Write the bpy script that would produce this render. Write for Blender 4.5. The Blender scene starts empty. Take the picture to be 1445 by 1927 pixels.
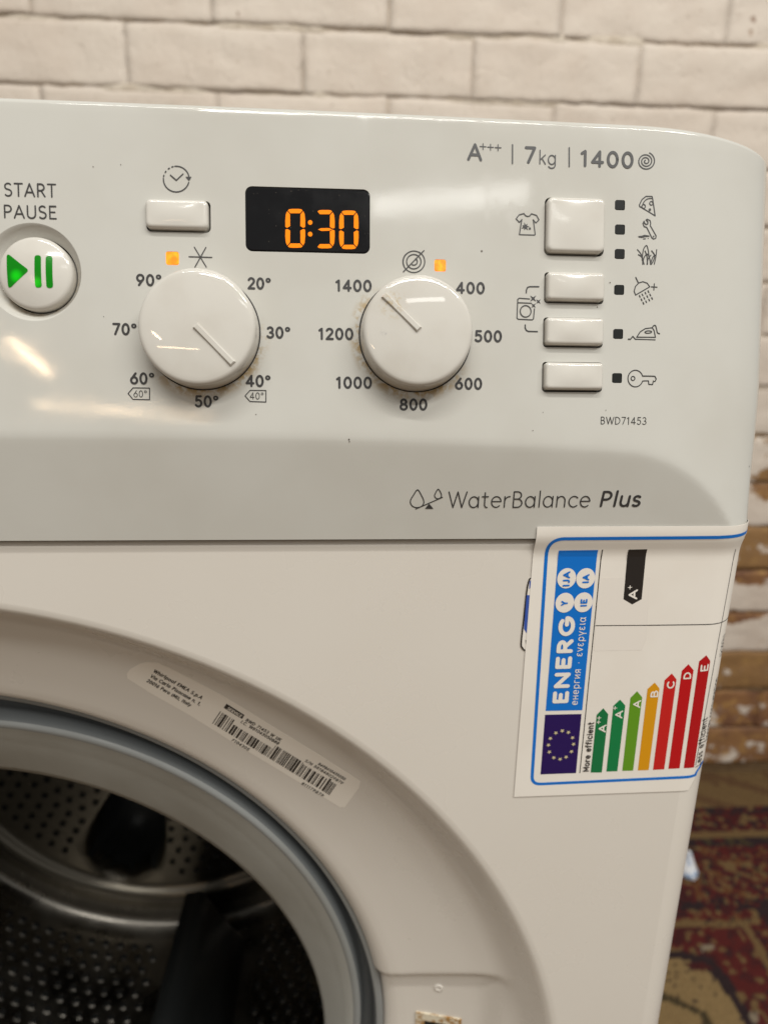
import bpy, math, random
import numpy as np
from mathutils import Vector, Matrix, noise
from mathutils.geometry import delaunay_2d_cdt
random.seed(4); rng = np.random.default_rng(4)
PI = math.pi; R_ = math.radians
S = bpy.context.scene; COL = S.collection

# ------------------------------------------------------------------ camera
PW, PH, FPX = 1445.0, 1927.0, 1272.56
CAM = np.array([0.15617, -0.21115, 0.7898])
RT = np.array([0.9981, -0.0596, 0.0156]); UP = np.array([0.0017, 0.2788, 0.9603]); FW = np.array([0.0616, 0.9585, -0.2784])
FW /= np.linalg.norm(FW); RT -= FW * (RT @ FW); RT /= np.linalg.norm(RT); UP = np.cross(RT, FW)
cd = bpy.data.cameras.new('camera'); cam = bpy.data.objects.new('camera', cd); COL.objects.link(cam); S.camera = cam
m = Matrix.Identity(4)
for i in range(3):
    m[i][0], m[i][1], m[i][2], m[i][3] = RT[i], UP[i], -FW[i], CAM[i]
cam.matrix_world = m
cd.sensor_fit = 'VERTICAL'; cd.sensor_height = 24.0; cd.lens = FPX / PH * 24.0
cd.clip_start = 0.01; cd.clip_end = 50
cd.dof.use_dof = True; cd.dof.focus_distance = 0.215; cd.dof.aperture_fstop = cd.lens / 2.4

# ------------------------------------------------------------------ light
w = bpy.data.worlds.new('World'); S.world = w; w.use_nodes = True
bg = w.node_tree.nodes['Background']; bg.inputs[0].default_value = (1.0, 0.985, 0.935, 1); bg.inputs[1].default_value = 0.31
def area(name, loc, target, sx, sy, power, color):
    l = bpy.data.lights.new(name, 'AREA'); l.shape = 'RECTANGLE'; l.size = sx; l.size_y = sy; l.energy = power; l.color = color
    o = bpy.data.objects.new(name, l); COL.objects.link(o); o.location = loc
    o.rotation_euler = (Vector(target) - Vector(loc)).to_track_quat('-Z', 'Y').to_euler()
    return o
WARM = (1.0, 0.90, 0.77); WHITE = (1.0, 0.985, 0.935); AMBER = (1.0, 0.70, 0.42)
area('ceiling_tube_or_fill', (0.10, -0.80, 2.60), (0.15, 0.05, 0.75), 1.40, 0.07, 18, WHITE)
area('ceiling_tube_or_fill', (0.35, -1.60, 2.60), (0.15, 0.0, 0.70), 1.30, 0.035, 16.5, WHITE)  # added frontal fill lamp, placed so the panel does not mirror it
area('ceiling_tube_or_fill', (0.69, -2.50, 2.55), (0.2, 0, 0.8), 0.72, 0.08, 1.25, WHITE)
l = area('ceiling_tube_or_fill', (-2.00, -4.40, 2.55), (-2.0, -4.40, 0), 0.055, 0.62, 6.0, AMBER)
area('ceiling_tube_or_fill', (-1.70, -5.60, 2.55), (0, 0, 0.8), 1.45, 0.035, 3.6, AMBER)
area('ceiling_tube_or_fill', (1.45, -1.15, 2.60), (0.3, 0.0, 0.60), 1.20, 0.05, 24, WHITE)
S.view_settings.view_transform = 'Standard'; S.view_settings.look = 'None'; S.view_settings.exposure = 0.16; S.view_settings.gamma = 1

# ------------------------------------------------------------------ materials
def mat(name, col=(.8, .8, .8), rough=.5, metal=0.0, spec=.5, emit=None, es=0):
    M = bpy.data.materials.new(name); M.use_nodes = True
    b = M.node_tree.nodes['Principled BSDF']
    b.inputs['Base Color'].default_value = (*col, 1); b.inputs['Roughness'].default_value = rough
    b.inputs['Metallic'].default_value = metal; b.inputs['Specular IOR Level'].default_value = spec
    if emit: b.inputs['Emission Color'].default_value = (*emit, 1); b.inputs['Emission Strength'].default_value = es
    return M
class N:
    """small helper round a material's node tree"""
    def __init__(s, M): s.t = M.node_tree; s.b = s.t.nodes['Principled BSDF']
    def n(s, typ, **k):
        x = s.t.nodes.new(typ)
        for a, v in k.items(): setattr(x, a, v)
        return x
    def link(s, a, b): s.t.links.new(a, b)
    def val(s, sock, v):
        if hasattr(v, 'is_output'): s.link(v, sock)
        else: sock.default_value = v
    def math(s, op, a, b=0.0, c=None, clamp=False):
        x = s.n('ShaderNodeMath', operation=op); x.use_clamp = clamp
        s.val(x.inputs[0], a); s.val(x.inputs[1], b)
        if c is not None: s.val(x.inputs[2], c)
        return x.outputs[0]
    def pos(s): return s.n('ShaderNodeNewGeometry').outputs['Position']
    def obj(s): return s.n('ShaderNodeTexCoord').outputs['Object']
    def noise(s, vec, scale, detail=3, rough=.55):
        x = s.n('ShaderNodeTexNoise'); s.link(vec, x.inputs['Vector'])
        x.inputs['Scale'].default_value = scale; x.inputs['Detail'].default_value = detail; x.inputs['Roughness'].default_value = rough
        return x.outputs['Fac']
    def map(s, v, a, b, c=0.0, d=1.0, smooth=True):
        x = s.n('ShaderNodeMapRange'); x.interpolation_type = 'SMOOTHSTEP' if smooth else 'LINEAR'
        s.val(x.inputs['Value'], v)
        for k, q in zip(('From Min', 'From Max', 'To Min', 'To Max'), (a, b, c, d)): x.inputs[k].default_value = q
        return x.outputs['Result']
    def mix(s, f, a, b):
        x = s.n('ShaderNodeMix', data_type='RGBA'); s.val(x.inputs[0], f)
        for i, c in ((6, a), (7, b)):
            if hasattr(c, 'is_output'): s.link(c, x.inputs[i])
            else: x.inputs[i].default_value = (*c, 1)
        return x.outputs[2]
    def color(s, c): s.link(c, s.b.inputs['Base Color'])
    def rough(s, c): s.link(c, s.b.inputs['Roughness'])
    def bump(s, h, dist, strength=1.0):
        x = s.n('ShaderNodeBump'); x.inputs['Strength'].default_value = strength; x.inputs['Distance'].default_value = dist
        s.link(h, x.inputs['Height']); s.link(x.outputs[0], s.b.inputs['Normal'])
    def dist(s, vec, c):
        x = s.n('ShaderNodeVectorMath', operation='DISTANCE'); s.link(vec, x.inputs[0]); x.inputs[1].default_value = c
        return x.outputs['Value']
    def dot(s, vec, c, d):
        x = s.n('ShaderNodeVectorMath', operation='SUBTRACT'); s.link(vec, x.inputs[0]); x.inputs[1].default_value = c
        y = s.n('ShaderNodeVectorMath', operation='DOT_PRODUCT'); s.link(x.outputs[0], y.inputs[0]); y.inputs[1].default_value = d
        return y.outputs['Value']
    def specks(s, vec, scale, amount, size):
        v = s.n('ShaderNodeTexVoronoi'); s.link(vec, v.inputs['Vector']); v.inputs['Scale'].default_value = scale
        sep = s.n('ShaderNodeSeparateColor'); s.link(v.outputs['Color'], sep.inputs[0])
        near = s.math('LESS_THAN', v.outputs['Distance'], s.math('MULTIPLY', sep.outputs[1], size))
        return s.math('MULTIPLY', near, s.math('GREATER_THAN', sep.outputs[0], 1 - amount))

def lin(r, g, b):
    f = lambda c: ((c / 255 + .055) / 1.055) ** 2.4 if c > 10 else c / 255 / 12.92
    return (f(r), f(g), f(b))

# ------------------------------------------------------------------ surfaces of the machine (y as a function of x, z)
A0, T0 = -0.1531 - 0.22762 * 0.1, 0.22762      # tilted face of the control panel
ZS, ZC, HW = 0.7194, 0.4488, 0.2975            # seam, centre of the door recess, half width
ZTOP = 0.8494
def s_up(x, z):
    y = A0 + T0 * z
    ax = abs(x)
    if ax > .1: y += .0010 * ((ax - .1) / .13) ** 2
    if ax > .245:
        u = min(1.0, (ax - .245) / (HW - .245)); y += .018 * (1 - math.sqrt(max(0, 1 - u * u)))
    zt = ztop(x) - .0016
    if z > zt:
        u = min(1.0, (z - zt) / .0016); y += .0020 * (1 - math.sqrt(max(0, 1 - u * u)))
    return y
def ztop(x):
    ax = abs(x); ZT = ZTOP - .0012 * (min(ax, .245) / .24) ** 2
    if ax < .245: return ZT
    u = min(1.0, (ax - .245) / (HW - .245)); return ZT - .009 * (1 - math.sqrt(max(0, 1 - u * u * .985)))
def s_low(x, z): return -.0020 - .066 * (z - ZS)
def SP(x, z):
    a, b = s_up(x, z), s_low(x, z); k = .00022; h = max(a, b) + k * math.log(1 + math.exp(-min(40, abs(a - b) / k)))
    return h
def corner(x, r=.013):
    ax = abs(x) - (HW - r)
    if ax <= 0: return 0.0
    ax = min(ax, r); return r - math.sqrt(max(0, r * r - ax * ax))
def sst(t): t = max(0., min(1., t)); return t * t * (3 - 2 * t)
def SL(x, z):                                   # paper label lying over panel and body
    bulge = .0023 * sst((z - .7125) / .0090)
    return corner(x) - .0004 - bulge
def SB(x, z): return corner(x)
R1, RG = .250, .1870
GC = (-.0125, .4605)
PROF = [(.2530, 0), (.2512, .0001), (.2498, .0006), (.2480, .0022), (.2450, .0060), (.2415, .0103), (.2385, .0132), (.2350, .0152),
        (.2250, .0185), (.2150, .0213), (.2050, .0240), (.1980, .0257), (.1940, .0266), (.1915, .0277), (.1893, .0296), (.1875, .0320), (.1868, .0340)]
PR = np.array([p[0] for p in PROF[::-1]]); PY = np.array([p[1] for p in PROF[::-1]])
def dish_c(r):
    t = max(0., min(1., (R1 - r) / (R1 - RG))); return (GC[0] * t, ZC + (GC[1] - ZC) * t)
def plate(x, z): return .0052 * sst((.4985 + .24 * (x - .171) - z) / .0085) * sst((.231 - x) / .012) if x > .1 else 0.
def SD(x, z):
    r = math.hypot(x, z - ZC)
    for _ in range(6):
        c = dish_c(r); r = math.hypot(x - c[0], z - c[1])
    return float(np.interp(r, PR, PY)) + plate(x, z)
def ray(px, py): return FW + ((px - PW / 2) / FPX) * RT - ((py - PH / 2) / FPX) * UP
def at(px, py, surf):                           # the point of a surface seen at this place of the photograph
    d = ray(px, py); y = 0.0; q = None
    for _ in range(40):
        s = (y - CAM[1]) / d[1]; q = CAM + s * d; y = .5 * y + .5 * surf(q[0], q[2])
    return (float(q[0]), float(q[2]))
def at_z(px, py, z=0.0):
    d = ray(px, py); s = (z - CAM[2]) / d[2]; q = CAM + s * d; return (float(q[0]), float(q[1]))
def grad(surf, x, z, e=.0003): return ((surf(x + e, z) - surf(x - e, z)) / (2 * e), (surf(x, z + e) - surf(x, z - e)) / (2 * e))
def normal(surf, x, z, e=.0003):
    gx, gz = grad(surf, x, z, e); return Vector((gx, -1, gz)).normalized()
def frame(surf, x, z):                          # matrix: local (u right, v up, w out of the surface)
    gx, gz = grad(surf, x, z); ez = Vector((0, gz, 1)).normalized(); ex = Vector((1, gx, 0)); ex = (ex - ez * ex.dot(ez)).normalized()
    n = ex.cross(ez); M = Matrix.Identity(4)
    p = (x, surf(x, z), z)
    for i in range(3): M[i][0], M[i][1], M[i][2], M[i][3] = ex[i], ez[i], n[i], p[i]
    return M

# ------------------------------------------------------------------ building helpers
def thing(name, label, cat, loc=(0, 0, 0), group=None):
    o = bpy.data.objects.new(name, None); COL.objects.link(o); o.location = loc; o.empty_display_size = .05
    o['label'] = label; o['category'] = cat
    if group: o['group'] = group
    return o
def put(o, parent):
    COL.objects.link(o)
    if parent is not None:
        o.parent = parent
        if parent.type == 'EMPTY': o.matrix_parent_inverse = Matrix.Translation(-parent.location)
def build(name, v, f, mats, parent=None, smooth=True, mi=None, normals=None, kind=None):
    me = bpy.data.meshes.new(name); me.from_pydata([tuple(p) for p in v], [], f); me.update()
    for M in (mats if isinstance(mats, (list, tuple)) else [mats]): me.materials.append(M)
    if mi is not None: me.polygons.foreach_set('material_index', mi)
    me.polygons.foreach_set('use_smooth', [bool(smooth)] * len(me.polygons))
    if normals is not None: me.normals_split_custom_set_from_vertices([tuple(n) for n in normals])
    me.update()
    o = bpy.data.objects.new(name, me); put(o, parent)
    if kind: o['kind'] = kind
    return o
class MB:
    def __init__(s): s.v = []; s.f = []; s.mi = []
    def add(s, v, f, mi=0):
        k = len(s.v); s.v += [tuple(p) for p in v]; s.f += [tuple(i + k for i in q) for q in f]; s.mi += [mi] * len(f)
    def box(s, x0, x1, y0, y1, z0, z1, mi=0):
        s.add([(x0, y0, z0), (x1, y0, z0), (x1, y1, z0), (x0, y1, z0), (x0, y0, z1), (x1, y0, z1), (x1, y1, z1), (x0, y1, z1)],
              [(0, 3, 2, 1), (4, 5, 6, 7), (0, 1, 5, 4), (1, 2, 6, 5), (2, 3, 7, 6), (3, 0, 4, 7)], mi)
    def loops(s, loops, mi=0, cap_last=True, cap_first=False):
        n = len(loops[0]); v = [p for L in loops for p in L]; f = []
        for a in range(len(loops) - 1):
            for i in range(n):
                j = (i + 1) % n; f.append((a * n + i, a * n + j, (a + 1) * n + j, (a + 1) * n + i))
        if cap_last: f.append(tuple((len(loops) - 1) * n + i for i in range(n)))
        if cap_first: f.append(tuple(reversed(range(n))))
        s.add(v, f, mi)
    def build(s, name, mats, parent=None, smooth=True, kind=None): return build(name, s.v, s.f, mats, parent, smooth, s.mi, kind=kind)
def rrect(w, h, r, n=6, m=0):
    p = []
    for cx, cz, a0 in ((w / 2 - r, h / 2 - r, 0), (-w / 2 + r, h / 2 - r, 90), (-w / 2 + r, -h / 2 + r, 180), (w / 2 - r, -h / 2 + r, 270)):
        for i in range(n + 1):
            a = R_(a0 + 90 * i / n); p.append((cx + r * math.cos(a), cz + r * math.sin(a)))
        if m:                                   # extra points along the straight side that follows
            q = {0: (-w / 2 + r, h / 2), 90: (-w / 2, -h / 2 + r), 180: (w / 2 - r, -h / 2), 270: (w / 2, h / 2 - r)}[a0]; s = p[-1]
            p += [(s[0] + (q[0] - s[0]) * j / m, s[1] + (q[1] - s[1]) * j / m) for j in range(1, m)]
    return p
def circ(r, n=64, a0=0): return [(r * math.cos(a0 + 2 * PI * i / n), r * math.sin(a0 + 2 * PI * i / n)) for i in range(n)]
def inside(poly, x, y):
    c = False; j = len(poly) - 1
    for i in range(len(poly)):
        a, b = poly[i], poly[j]
        if (a[1] > y) != (b[1] > y) and x < (b[0] - a[0]) * (y - a[1]) / (b[1] - a[1]) + a[0]: c = not c
        j = i
    return c

class Print:
    """flat print: ribbons and filled shapes laid on a surface, given as (x, z) points"""
    def __init__(s, surf, lift=.00010): s.surf = surf; s.mb = MB(); s.k = 0; s.lift = lift
    def _p(s, q, off):
        x, z = q; n = s.n0 if s.flatn else normal(s.surf, x, z)
        y = s.surf(x, z); return (x + n[0] * off, y + n[1] * off, z + n[2] * off)
    flatn = False
    def off(s): s.k += 1; return s.lift + (s.k % 9) * 9e-6
    def stroke(s, pts, wd, closed=False, mi=0, caps=True):
        P = [Vector(p) for p in pts]
        Q = [P[0]]
        for p in P[1:]:
            if (p - Q[-1]).length > 1e-6: Q.append(p)
        if closed and (Q[0] - Q[-1]).length < 1e-6: Q.pop()
        if len(Q) < 2: return
        if closed:                              # start at the sharpest corner
            Q.append(Q[0].copy())
        runs = [[Q[0]]]
        for i in range(1, len(Q)):
            runs[-1].append(Q[i])
            if i < len(Q) - 1:
                a = (Q[i] - Q[i - 1]).normalized(); b = (Q[i + 1] - Q[i]).normalized()
                if a.dot(b) < .6: runs.append([Q[i]])
        for run in runs: s._run(run, wd, mi, caps)
    def _run(s, Q, wd, mi, caps):
        h = wd / 2; off = s.off(); n = len(Q); L = []; Rr = []
        for i in range(n):
            a = (Q[i] - Q[i - 1]).normalized() if i else None; b = (Q[i + 1] - Q[i]).normalized() if i < n - 1 else None
            if a is None: nn = Vector((-b.y, b.x)); k = 1
            elif b is None: nn = Vector((-a.y, a.x)); k = 1
            else:
                nn = (Vector((-a.y, a.x)) + Vector((-b.y, b.x))).normalized(); k = 1 / max(.5, nn.dot(Vector((-a.y, a.x))))
            L.append(Q[i] + nn * h * k); Rr.append(Q[i] - nn * h * k)
        v = L + Rr; f = [(i, n + i, n + i + 1, i + 1) for i in range(n - 1)]
        if caps:
            for e, d in ((0, (Q[0] - Q[1])), (n - 1, (Q[-1] - Q[-2]))):
                d = d.normalized(); a0 = math.atan2(d.y, d.x) - PI / 2; base = len(v)
                arc = [Q[e] + h * Vector((math.cos(a0 + PI * t / 5), math.sin(a0 + PI * t / 5))) for t in range(6)]
                v += arc; f.append(tuple(base + t for t in range(6)))
        s.mb.add([s._p(q, off) for q in v], f, mi)
    def fill(s, pts, mi=0, off=None, dense=None):
        off = s.off() if off is None else off
        P = [Vector(p) for p in pts]
        ar = sum(P[i - 1].x * P[i].y - P[i].x * P[i - 1].y for i in range(len(P)))
        if ar < 0: P.reverse()
        if dense:
            D = []
            for i in range(len(P)):
                a, b = P[i], P[(i + 1) % len(P)]; k = max(1, int((b - a).length / dense)); D += [a + (b - a) * j / k for j in range(k)]
            V = D[:]; ring = [tuple(q) for q in D]
            for x in np.arange(min(q.x for q in D), max(q.x for q in D), dense):
                for z in np.arange(min(q.y for q in D), max(q.y for q in D), dense):
                    q = Vector((x, z))
                    if inside(ring, x, z) and min((q - d).length for d in D) > dense * .4: V.append(q)
            v, e, f, _, _, _ = delaunay_2d_cdt(V, [(i, (i + 1) % len(D)) for i in range(len(D))], [], 0, 1e-7)
            F = []
            for t in f:
                c = (v[t[0]] + v[t[1]] + v[t[2]]) / 3
                if inside(ring, c.x, c.y):
                    a, b, d = (v[i] for i in t); F.append(tuple(t) if (b - a).cross(d - a) > 0 else tuple(t[::-1]))
            s.mb.add([s._p(q, off) for q in v], F, mi); return
        v, e, f, _, _, _ = delaunay_2d_cdt(P, [], [list(range(len(P)))], 1, 1e-7)
        s.mb.add([s._p(q, off) for q in v], [tuple(q) for q in f], mi)
    def ring(s, c, r, wd, n=40, a0=0, a1=360, mi=0):
        pts = [(c[0] + r * math.cos(R_(a0 + (a1 - a0) * i / n)), c[1] + r * math.sin(R_(a0 + (a1 - a0) * i / n))) for i in range(n + 1)]
        s.stroke(pts, wd, mi=mi, caps=(a1 - a0) < 360)
    def disc(s, c, r, n=20, mi=0, rz=None):
        s.fill([(c[0] + r * math.cos(2 * PI * i / n), c[1] + (rz or r) * math.sin(2 * PI * i / n)) for i in range(n)], mi)
    def build(s, name, mats, parent): return s.mb.build(name, mats, parent, smooth=False)

# ------------------------------------------------------------------ stroke lettering
def arc(cx, cy, rx, ry, a0, a1, n=None):
    n = n or max(4, int(abs(a1 - a0) / 15)); return [(cx + rx * math.cos(R_(a0 + (a1 - a0) * i / n)), cy + ry * math.sin(R_(a0 + (a1 - a0) * i / n))) for i in range(n + 1)]
X = .69                                          # x-height
G = {
 '0': (.60, [arc(.30, .5, .25, .5, 0, 360)]),
 '1': (.36, [[(.02, .84), (.20, 1), (.20, 0)]]),
 '2': (.56, [arc(.27, .73, .23, .27, 160, -35) + [(.04, 0), (.52, 0)]]),
 '3': (.56, [arc(.25, .75, .21, .25, 150, -90), arc(.25, .25, .25, .25, 90, -150)]),
 '4': (.62, [[(.42, 0), (.42, 1), (.03, .27), (.58, .27)]]),
 '5': (.56, [[(.47, 1), (.12, 1), (.09, .56)] + arc(.25, .32, .25, .32, 125, -145)]),
 '6': (.60, [[(.43, 1), (.09, .45)], arc(.30, .31, .25, .31, 0, 360)]),
 '7': (.54, [[(.02, 1), (.50, 1), (.16, 0)]]),
 '8': (.58, [arc(.28, .76, .20, .24, 0, 360), arc(.28, .26, .25, .26, 0, 360)]),
 '9': (.60, [arc(.29, .69, .25, .31, 0, 360), [(.50, .55), (.18, 0)]]),
 '\u00b0': (.40, [arc(.20, .84, .15, .155, 0, 360)]),
 'A': (.68, [[(0, 0), (.33, 1), (.66, 0)], [(.12, .32), (.54, .32)]]),
 'B': (.58, [[(.06, 0), (.06, 1)], [(.06, 1), (.25, 1)] + arc(.25, .765, .22, .235, 90, -90) + [(.06, .53)], [(.06, .53), (.28, .53)] + arc(.28, .265, .25, .265, 90, -90) + [(.06, 0)]]),
 'C': (.72, [arc(.42, .5, .38, .5, 48, 312)]),
 'D': (.70, [[(.06, 0), (.06, 1), (.22, 1)] + arc(.22, .5, .42, .5, 90, -90) + [(.06, 0)]]),
 'E': (.52, [[(.48, 1), (.06, 1), (.06, 0), (.48, 0)], [(.06, .52), (.40, .52)]]),
 'F': (.50, [[(.46, 1), (.06, 1), (.06, 0)], [(.06, .52), (.38, .52)]]),
 'G': (.78, [arc(.43, .5, .38, .5, 48, 360) + [(.50, .5)]]),
 'I': (.18, [[(.09, 0), (.09, 1)]]),
 'J': (.40, [[(.30, 1), (.30, .25)] + arc(.14, .25, .16, .25, 0, -120)]),
 'K': (.60, [[(.06, 0), (.06, 1)], [(.54, 1), (.07, .45)], [(.22, .60), (.56, 0)]]),
 'L': (.48, [[(.06, 1), (.06, 0), (.46, 0)]]),
 'M': (.82, [[(.06, 0), (.06, 1), (.41, .25), (.76, 1), (.76, 0)]]),
 'N': (.70, [[(.06, 0), (.06, 1), (.64, 0), (.64, 1)]]),
 'P': (.56, [[(.06, 0), (.06, 1), (.26, 1)] + arc(.26, .73, .25, .27, 90, -90) + [(.06, .46)]]),
 'R': (.58, [[(.06, 0), (.06, 1), (.26, 1)] + arc(.26, .74, .24, .26, 90, -90) + [(.06, .48)], [(.28, .48), (.54, 0)]]),
 'S': (.54, [arc(.27, .76, .22, .24, 40, 250)[:-1] + [(.27, .52)] + arc(.26, .255, .24, .255, 70, -140)]),
 'T': (.56, [[(.01, 1), (.55, 1)], [(.28, 1), (.28, 0)]]),
 'U': (.66, [[(.06, 1), (.06, .30)] + arc(.33, .30, .27, .30, 180, 360) + [(.60, 1)]]),
 'V': (.62, [[(0, 1), (.31, 0), (.62, 1)]]),
 'W': (.98, [[(0, 1), (.25, 0), (.49, 1), (.73, 0), (.98, 1)]]),
 'Y': (.58, [[(0, 1), (.29, .45), (.58, 1)], [(.29, .45), (.29, 0)]]),
 'a': (.58, [arc(.27, X / 2, .25, X / 2, 0, 360), [(.52, X), (.52, 0)]]),
 'b': (.58, [arc(.31, X / 2, .25, X / 2, 0, 360), [(.06, 1.04), (.06, 0)]]),
 'c': (.52, [arc(.31, X / 2, .27, X / 2, 45, 315)]),
 'd': (.58, [arc(.27, X / 2, .25, X / 2, 0, 360), [(.52, 1.04), (.52, 0)]]),
 'e': (.56, [[(.04, .37), (.54, .37)] + arc(.29, X / 2, .26, X / 2, 5, 315)]),
 'f': (.36, [arc(.30, .86, .16, .18, 80, 180) + [(.14, 0)], [(.01, X), (.32, X)]]),
 'g': (.58, [arc(.27, X / 2, .25, X / 2, 0, 360), [(.52, X), (.52, -.05)] + arc(.27, -.05, .25, .25, 0, -150)]),
 'h': (.56, [[(.06, 1.04), (.06, 0)], [(.06, .36)] + arc(.28, .40, .22, X - .40, 180, 0) + [(.50, 0)]]),
 'i': (.16, [[(.08, 0), (.08, X)], [(.08, .93), (.08, .97)]]),
 'k': (.50, [[(.06, 0), (.06, 1.04)], [(.44, X), (.07, .30)], [(.20, .43), (.46, 0)]]),
 'l': (.16, [[(.08, 0), (.08, 1.04)]]),
 'm': (.86, [[(.06, X), (.06, 0)], [(.06, .38)] + arc(.245, .44, .185, X - .44, 180, 0) + [(.43, 0)], [(.43, .38)] + arc(.615, .44, .185, X - .44, 180, 0) + [(.80, 0)]]),
 'n': (.56, [[(.06, X), (.06, 0)], [(.06, .36)] + arc(.28, .40, .22, X - .40, 180, 0) + [(.50, 0)]]),
 'o': (.60, [arc(.30, X / 2, .26, X / 2, 0, 360)]),
 'p': (.58, [arc(.31, X / 2, .25, X / 2, 0, 360), [(.06, X), (.06, -.30)]]),
 'r': (.36, [[(.06, X), (.06, 0)], [(.06, .34)] + arc(.32, .36, .26, X - .36, 180, 85)]),
 's': (.44, [arc(.22, .52, .17, .17, 40, 250)[:-1] + [(.22, .36)] + arc(.21, .17, .19, .17, 70, -140)]),
 't': (.38, [[(.16, .95), (.16, .18)] + arc(.30, .18, .14, .18, 180, 275), [(.01, X), (.34, X)]]),
 'u': (.56, [[(.06, X), (.06, .28)] + arc(.28, .28, .22, .28, 180, 360), [(.50, X), (.50, 0)]]),
 'w': (.74, [[(0, X), (.19, 0), (.37, X), (.55, 0), (.74, X)]]),
 'y': (.50, [[(0, X), (.25, .02)], [(.50, X), (.14, -.30)]]),
 '\u043d': (.56, [[(.06, 0), (.06, X)], [(.50, 0), (.50, X)], [(.06, .36), (.50, .36)]]),
 '\u0433': (.42, [[(.06, 0), (.06, X), (.40, X)]]),
 '\u0438': (.56, [[(.06, X), (.06, 0), (.50, X), (.50, 0)]]),
 '\u044f': (.52, [[(.46, 0), (.46, X), (.22, X)] + arc(.22, .50, .18, .19, 90, 270) + [(.46, .31)], [(.24, .31), (.04, 0)]]),
 '\u03b5': (.48, [arc(.25, .52, .18, .17, 40, 270), arc(.25, .18, .21, .18, 90, 320)]),
 '\u03bd': (.48, [[(0, X), (.24, 0), (.48, X)]]),
 '\u03b3': (.50, [[(0, X), (.25, .05), (.25, -.28)], [(.50, X), (.25, .05)]]),
 '\u03b9': (.18, [[(.08, X), (.08, .10), (.16, 0)]]),
 '\u03b1': (.60, [arc(.27, X / 2, .24, X / 2, 0, 360), [(.54, X), (.48, .25), (.58, 0)]]),
 '\u03c1': (.58, [arc(.31, X / 2, .25, X / 2, 0, 360), [(.06, X / 2), (.06, -.30)]]),
 '.': (.16, [[(.08, 0), (.08, .02)]]), ',': (.16, [[(.10, .02), (.05, -.14)]]), '\u00b7': (.30, [[(.15, .33), (.15, .36)]]),
 '(': (.26, [arc(.32, .42, .25, .62, 130, 230)]), ')': (.26, [arc(-.06, .42, .25, .62, 50, -50)]),
 '/': (.40, [[(0, -.05), (.38, 1.05)]]), '+': (.50, [[(.03, .5), (.47, .5)], [(.25, .28), (.25, .72)]]), ' ': (.32, []),
}
for a, b in (('\u0435', 'e'), ('\u0440', 'p')): G[a] = G[b]
def text(pr, s, p0, p1, cap, wt, slant=0.0, track=.10, surf=None, mi=0):
    """lettering between two pixel points of its baseline, cap height in pixels, stroke weight as a share of it"""
    surf = surf or pr.surf
    a = Vector(at(*p0, surf)); b = Vector(at(*p1, surf)); d = b - a; ln = d.length; d.normalize(); up = Vector((-d.y, d.x))
    dp = Vector((p1[0] - p0[0], p1[1] - p0[1])).normalized(); H = (Vector(at(p0[0] + dp.y * cap, p0[1] - dp.x * cap, surf)) - a).dot(up)
    adv = 0; items = []
    for i, ch in enumerate(s):
        wg, st = G[ch]; items.append((ch, adv, st)); adv += wg + (track + wt * .6 if i < len(s) - 1 else 0)
    sx = (ln - wt * H) / adv; ih = H * (1 - wt)
    for ch, x0, st in items:
        for q in st:
            pts = []
            for (gx, gy) in q:
                yy = wt * H / 2 + gy * ih; xx = wt * H / 2 + (x0 + gx) * sx + slant * yy
                pts.append(a + d * xx + up * yy)
            pr.stroke(pts, wt * H * (.78 if ch == '\u00b0' else 1))
def CR(x0, y0, s): return lambda *pts: [(x0 + a / s, y0 + b / s) for a, b in pts]
def onto(pts, surf): return [at(a, b, surf) for a, b in pts]
def smoothed(pts, n=5, closed=False):            # Catmull-Rom through the points
    P = list(pts); out = []; m = len(P)
    for i in range(m if closed else m - 1):
        p = [P[(i + k) % m] if closed else P[max(0, min(m - 1, i + k))] for k in (-1, 0, 1, 2)]
        for j in range(n):
            t = j / n
            out.append(tuple(.5 * (2 * p[1][c] + (p[2][c] - p[0][c]) * t + (2 * p[0][c] - 5 * p[1][c] + 4 * p[2][c] - p[3][c]) * t * t + (3 * p[1][c] - p[0][c] - 3 * p[2][c] + p[3][c]) * t ** 3) for c in (0, 1)))
    out.append(P[0] if closed else P[-1]); return out

# ------------------------------------------------------------------ materials of the machine
K1, K2 = at(381, 625, SP), at(781.5, 631, SP); ST = at(66.5, 514, SP)
def p3(q): return (q[0], SP(*q), q[1])
M_panel = mat('panel_plastic', lin(222, 217, 210), .16)
n = N(M_panel); P = n.pos()
def grime(c, r0, r1, dirv, lo):
    d = n.map(n.dist(P, c), r0, r1, 1, 0)
    side = n.map(n.dot(P, c, dirv), lo, lo + .012, 0, 1)
    spk = n.map(n.math('ADD', n.noise(P, 620, 4, .62), n.math('MULTIPLY', n.noise(P, 170, 2), 1.0)), .84, 1.10)
    return n.math('MULTIPLY', n.math('MULTIPLY', d, side), spk)
g1 = grime(p3(K1), .0172, .0210, (.35, 0, -.93), .001); g2 = grime(p3(K2), .0172, .0212, (-.62, 0, -.78), -.006)
g3 = n.math('MULTIPLY', grime(p3(ST), .0106, .0135, (.3, 0, -.95), -.004), .7)
gsum = n.math('MINIMUM', n.math('ADD', n.math('ADD', g1, g2), g3), 1.0)
base = n.mix(n.map(n.noise(P, 14, 4), .35, .7), lin(199, 197, 190), lin(192, 189, 181))
base = n.mix(n.math('MULTIPLY', gsum, .92), base, lin(160, 130, 70))
base = n.mix(n.math('MULTIPLY', n.specks(P, 95, .16, .05), .8), base, lin(80, 70, 60))
n.color(base)
sm = n.n('ShaderNodeMapping'); n.link(P, sm.inputs['Vector']); sm.inputs['Scale'].default_value = (1.0, 1.0, .28); sm.inputs['Rotation'].default_value = (0, .5, 0)
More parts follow.
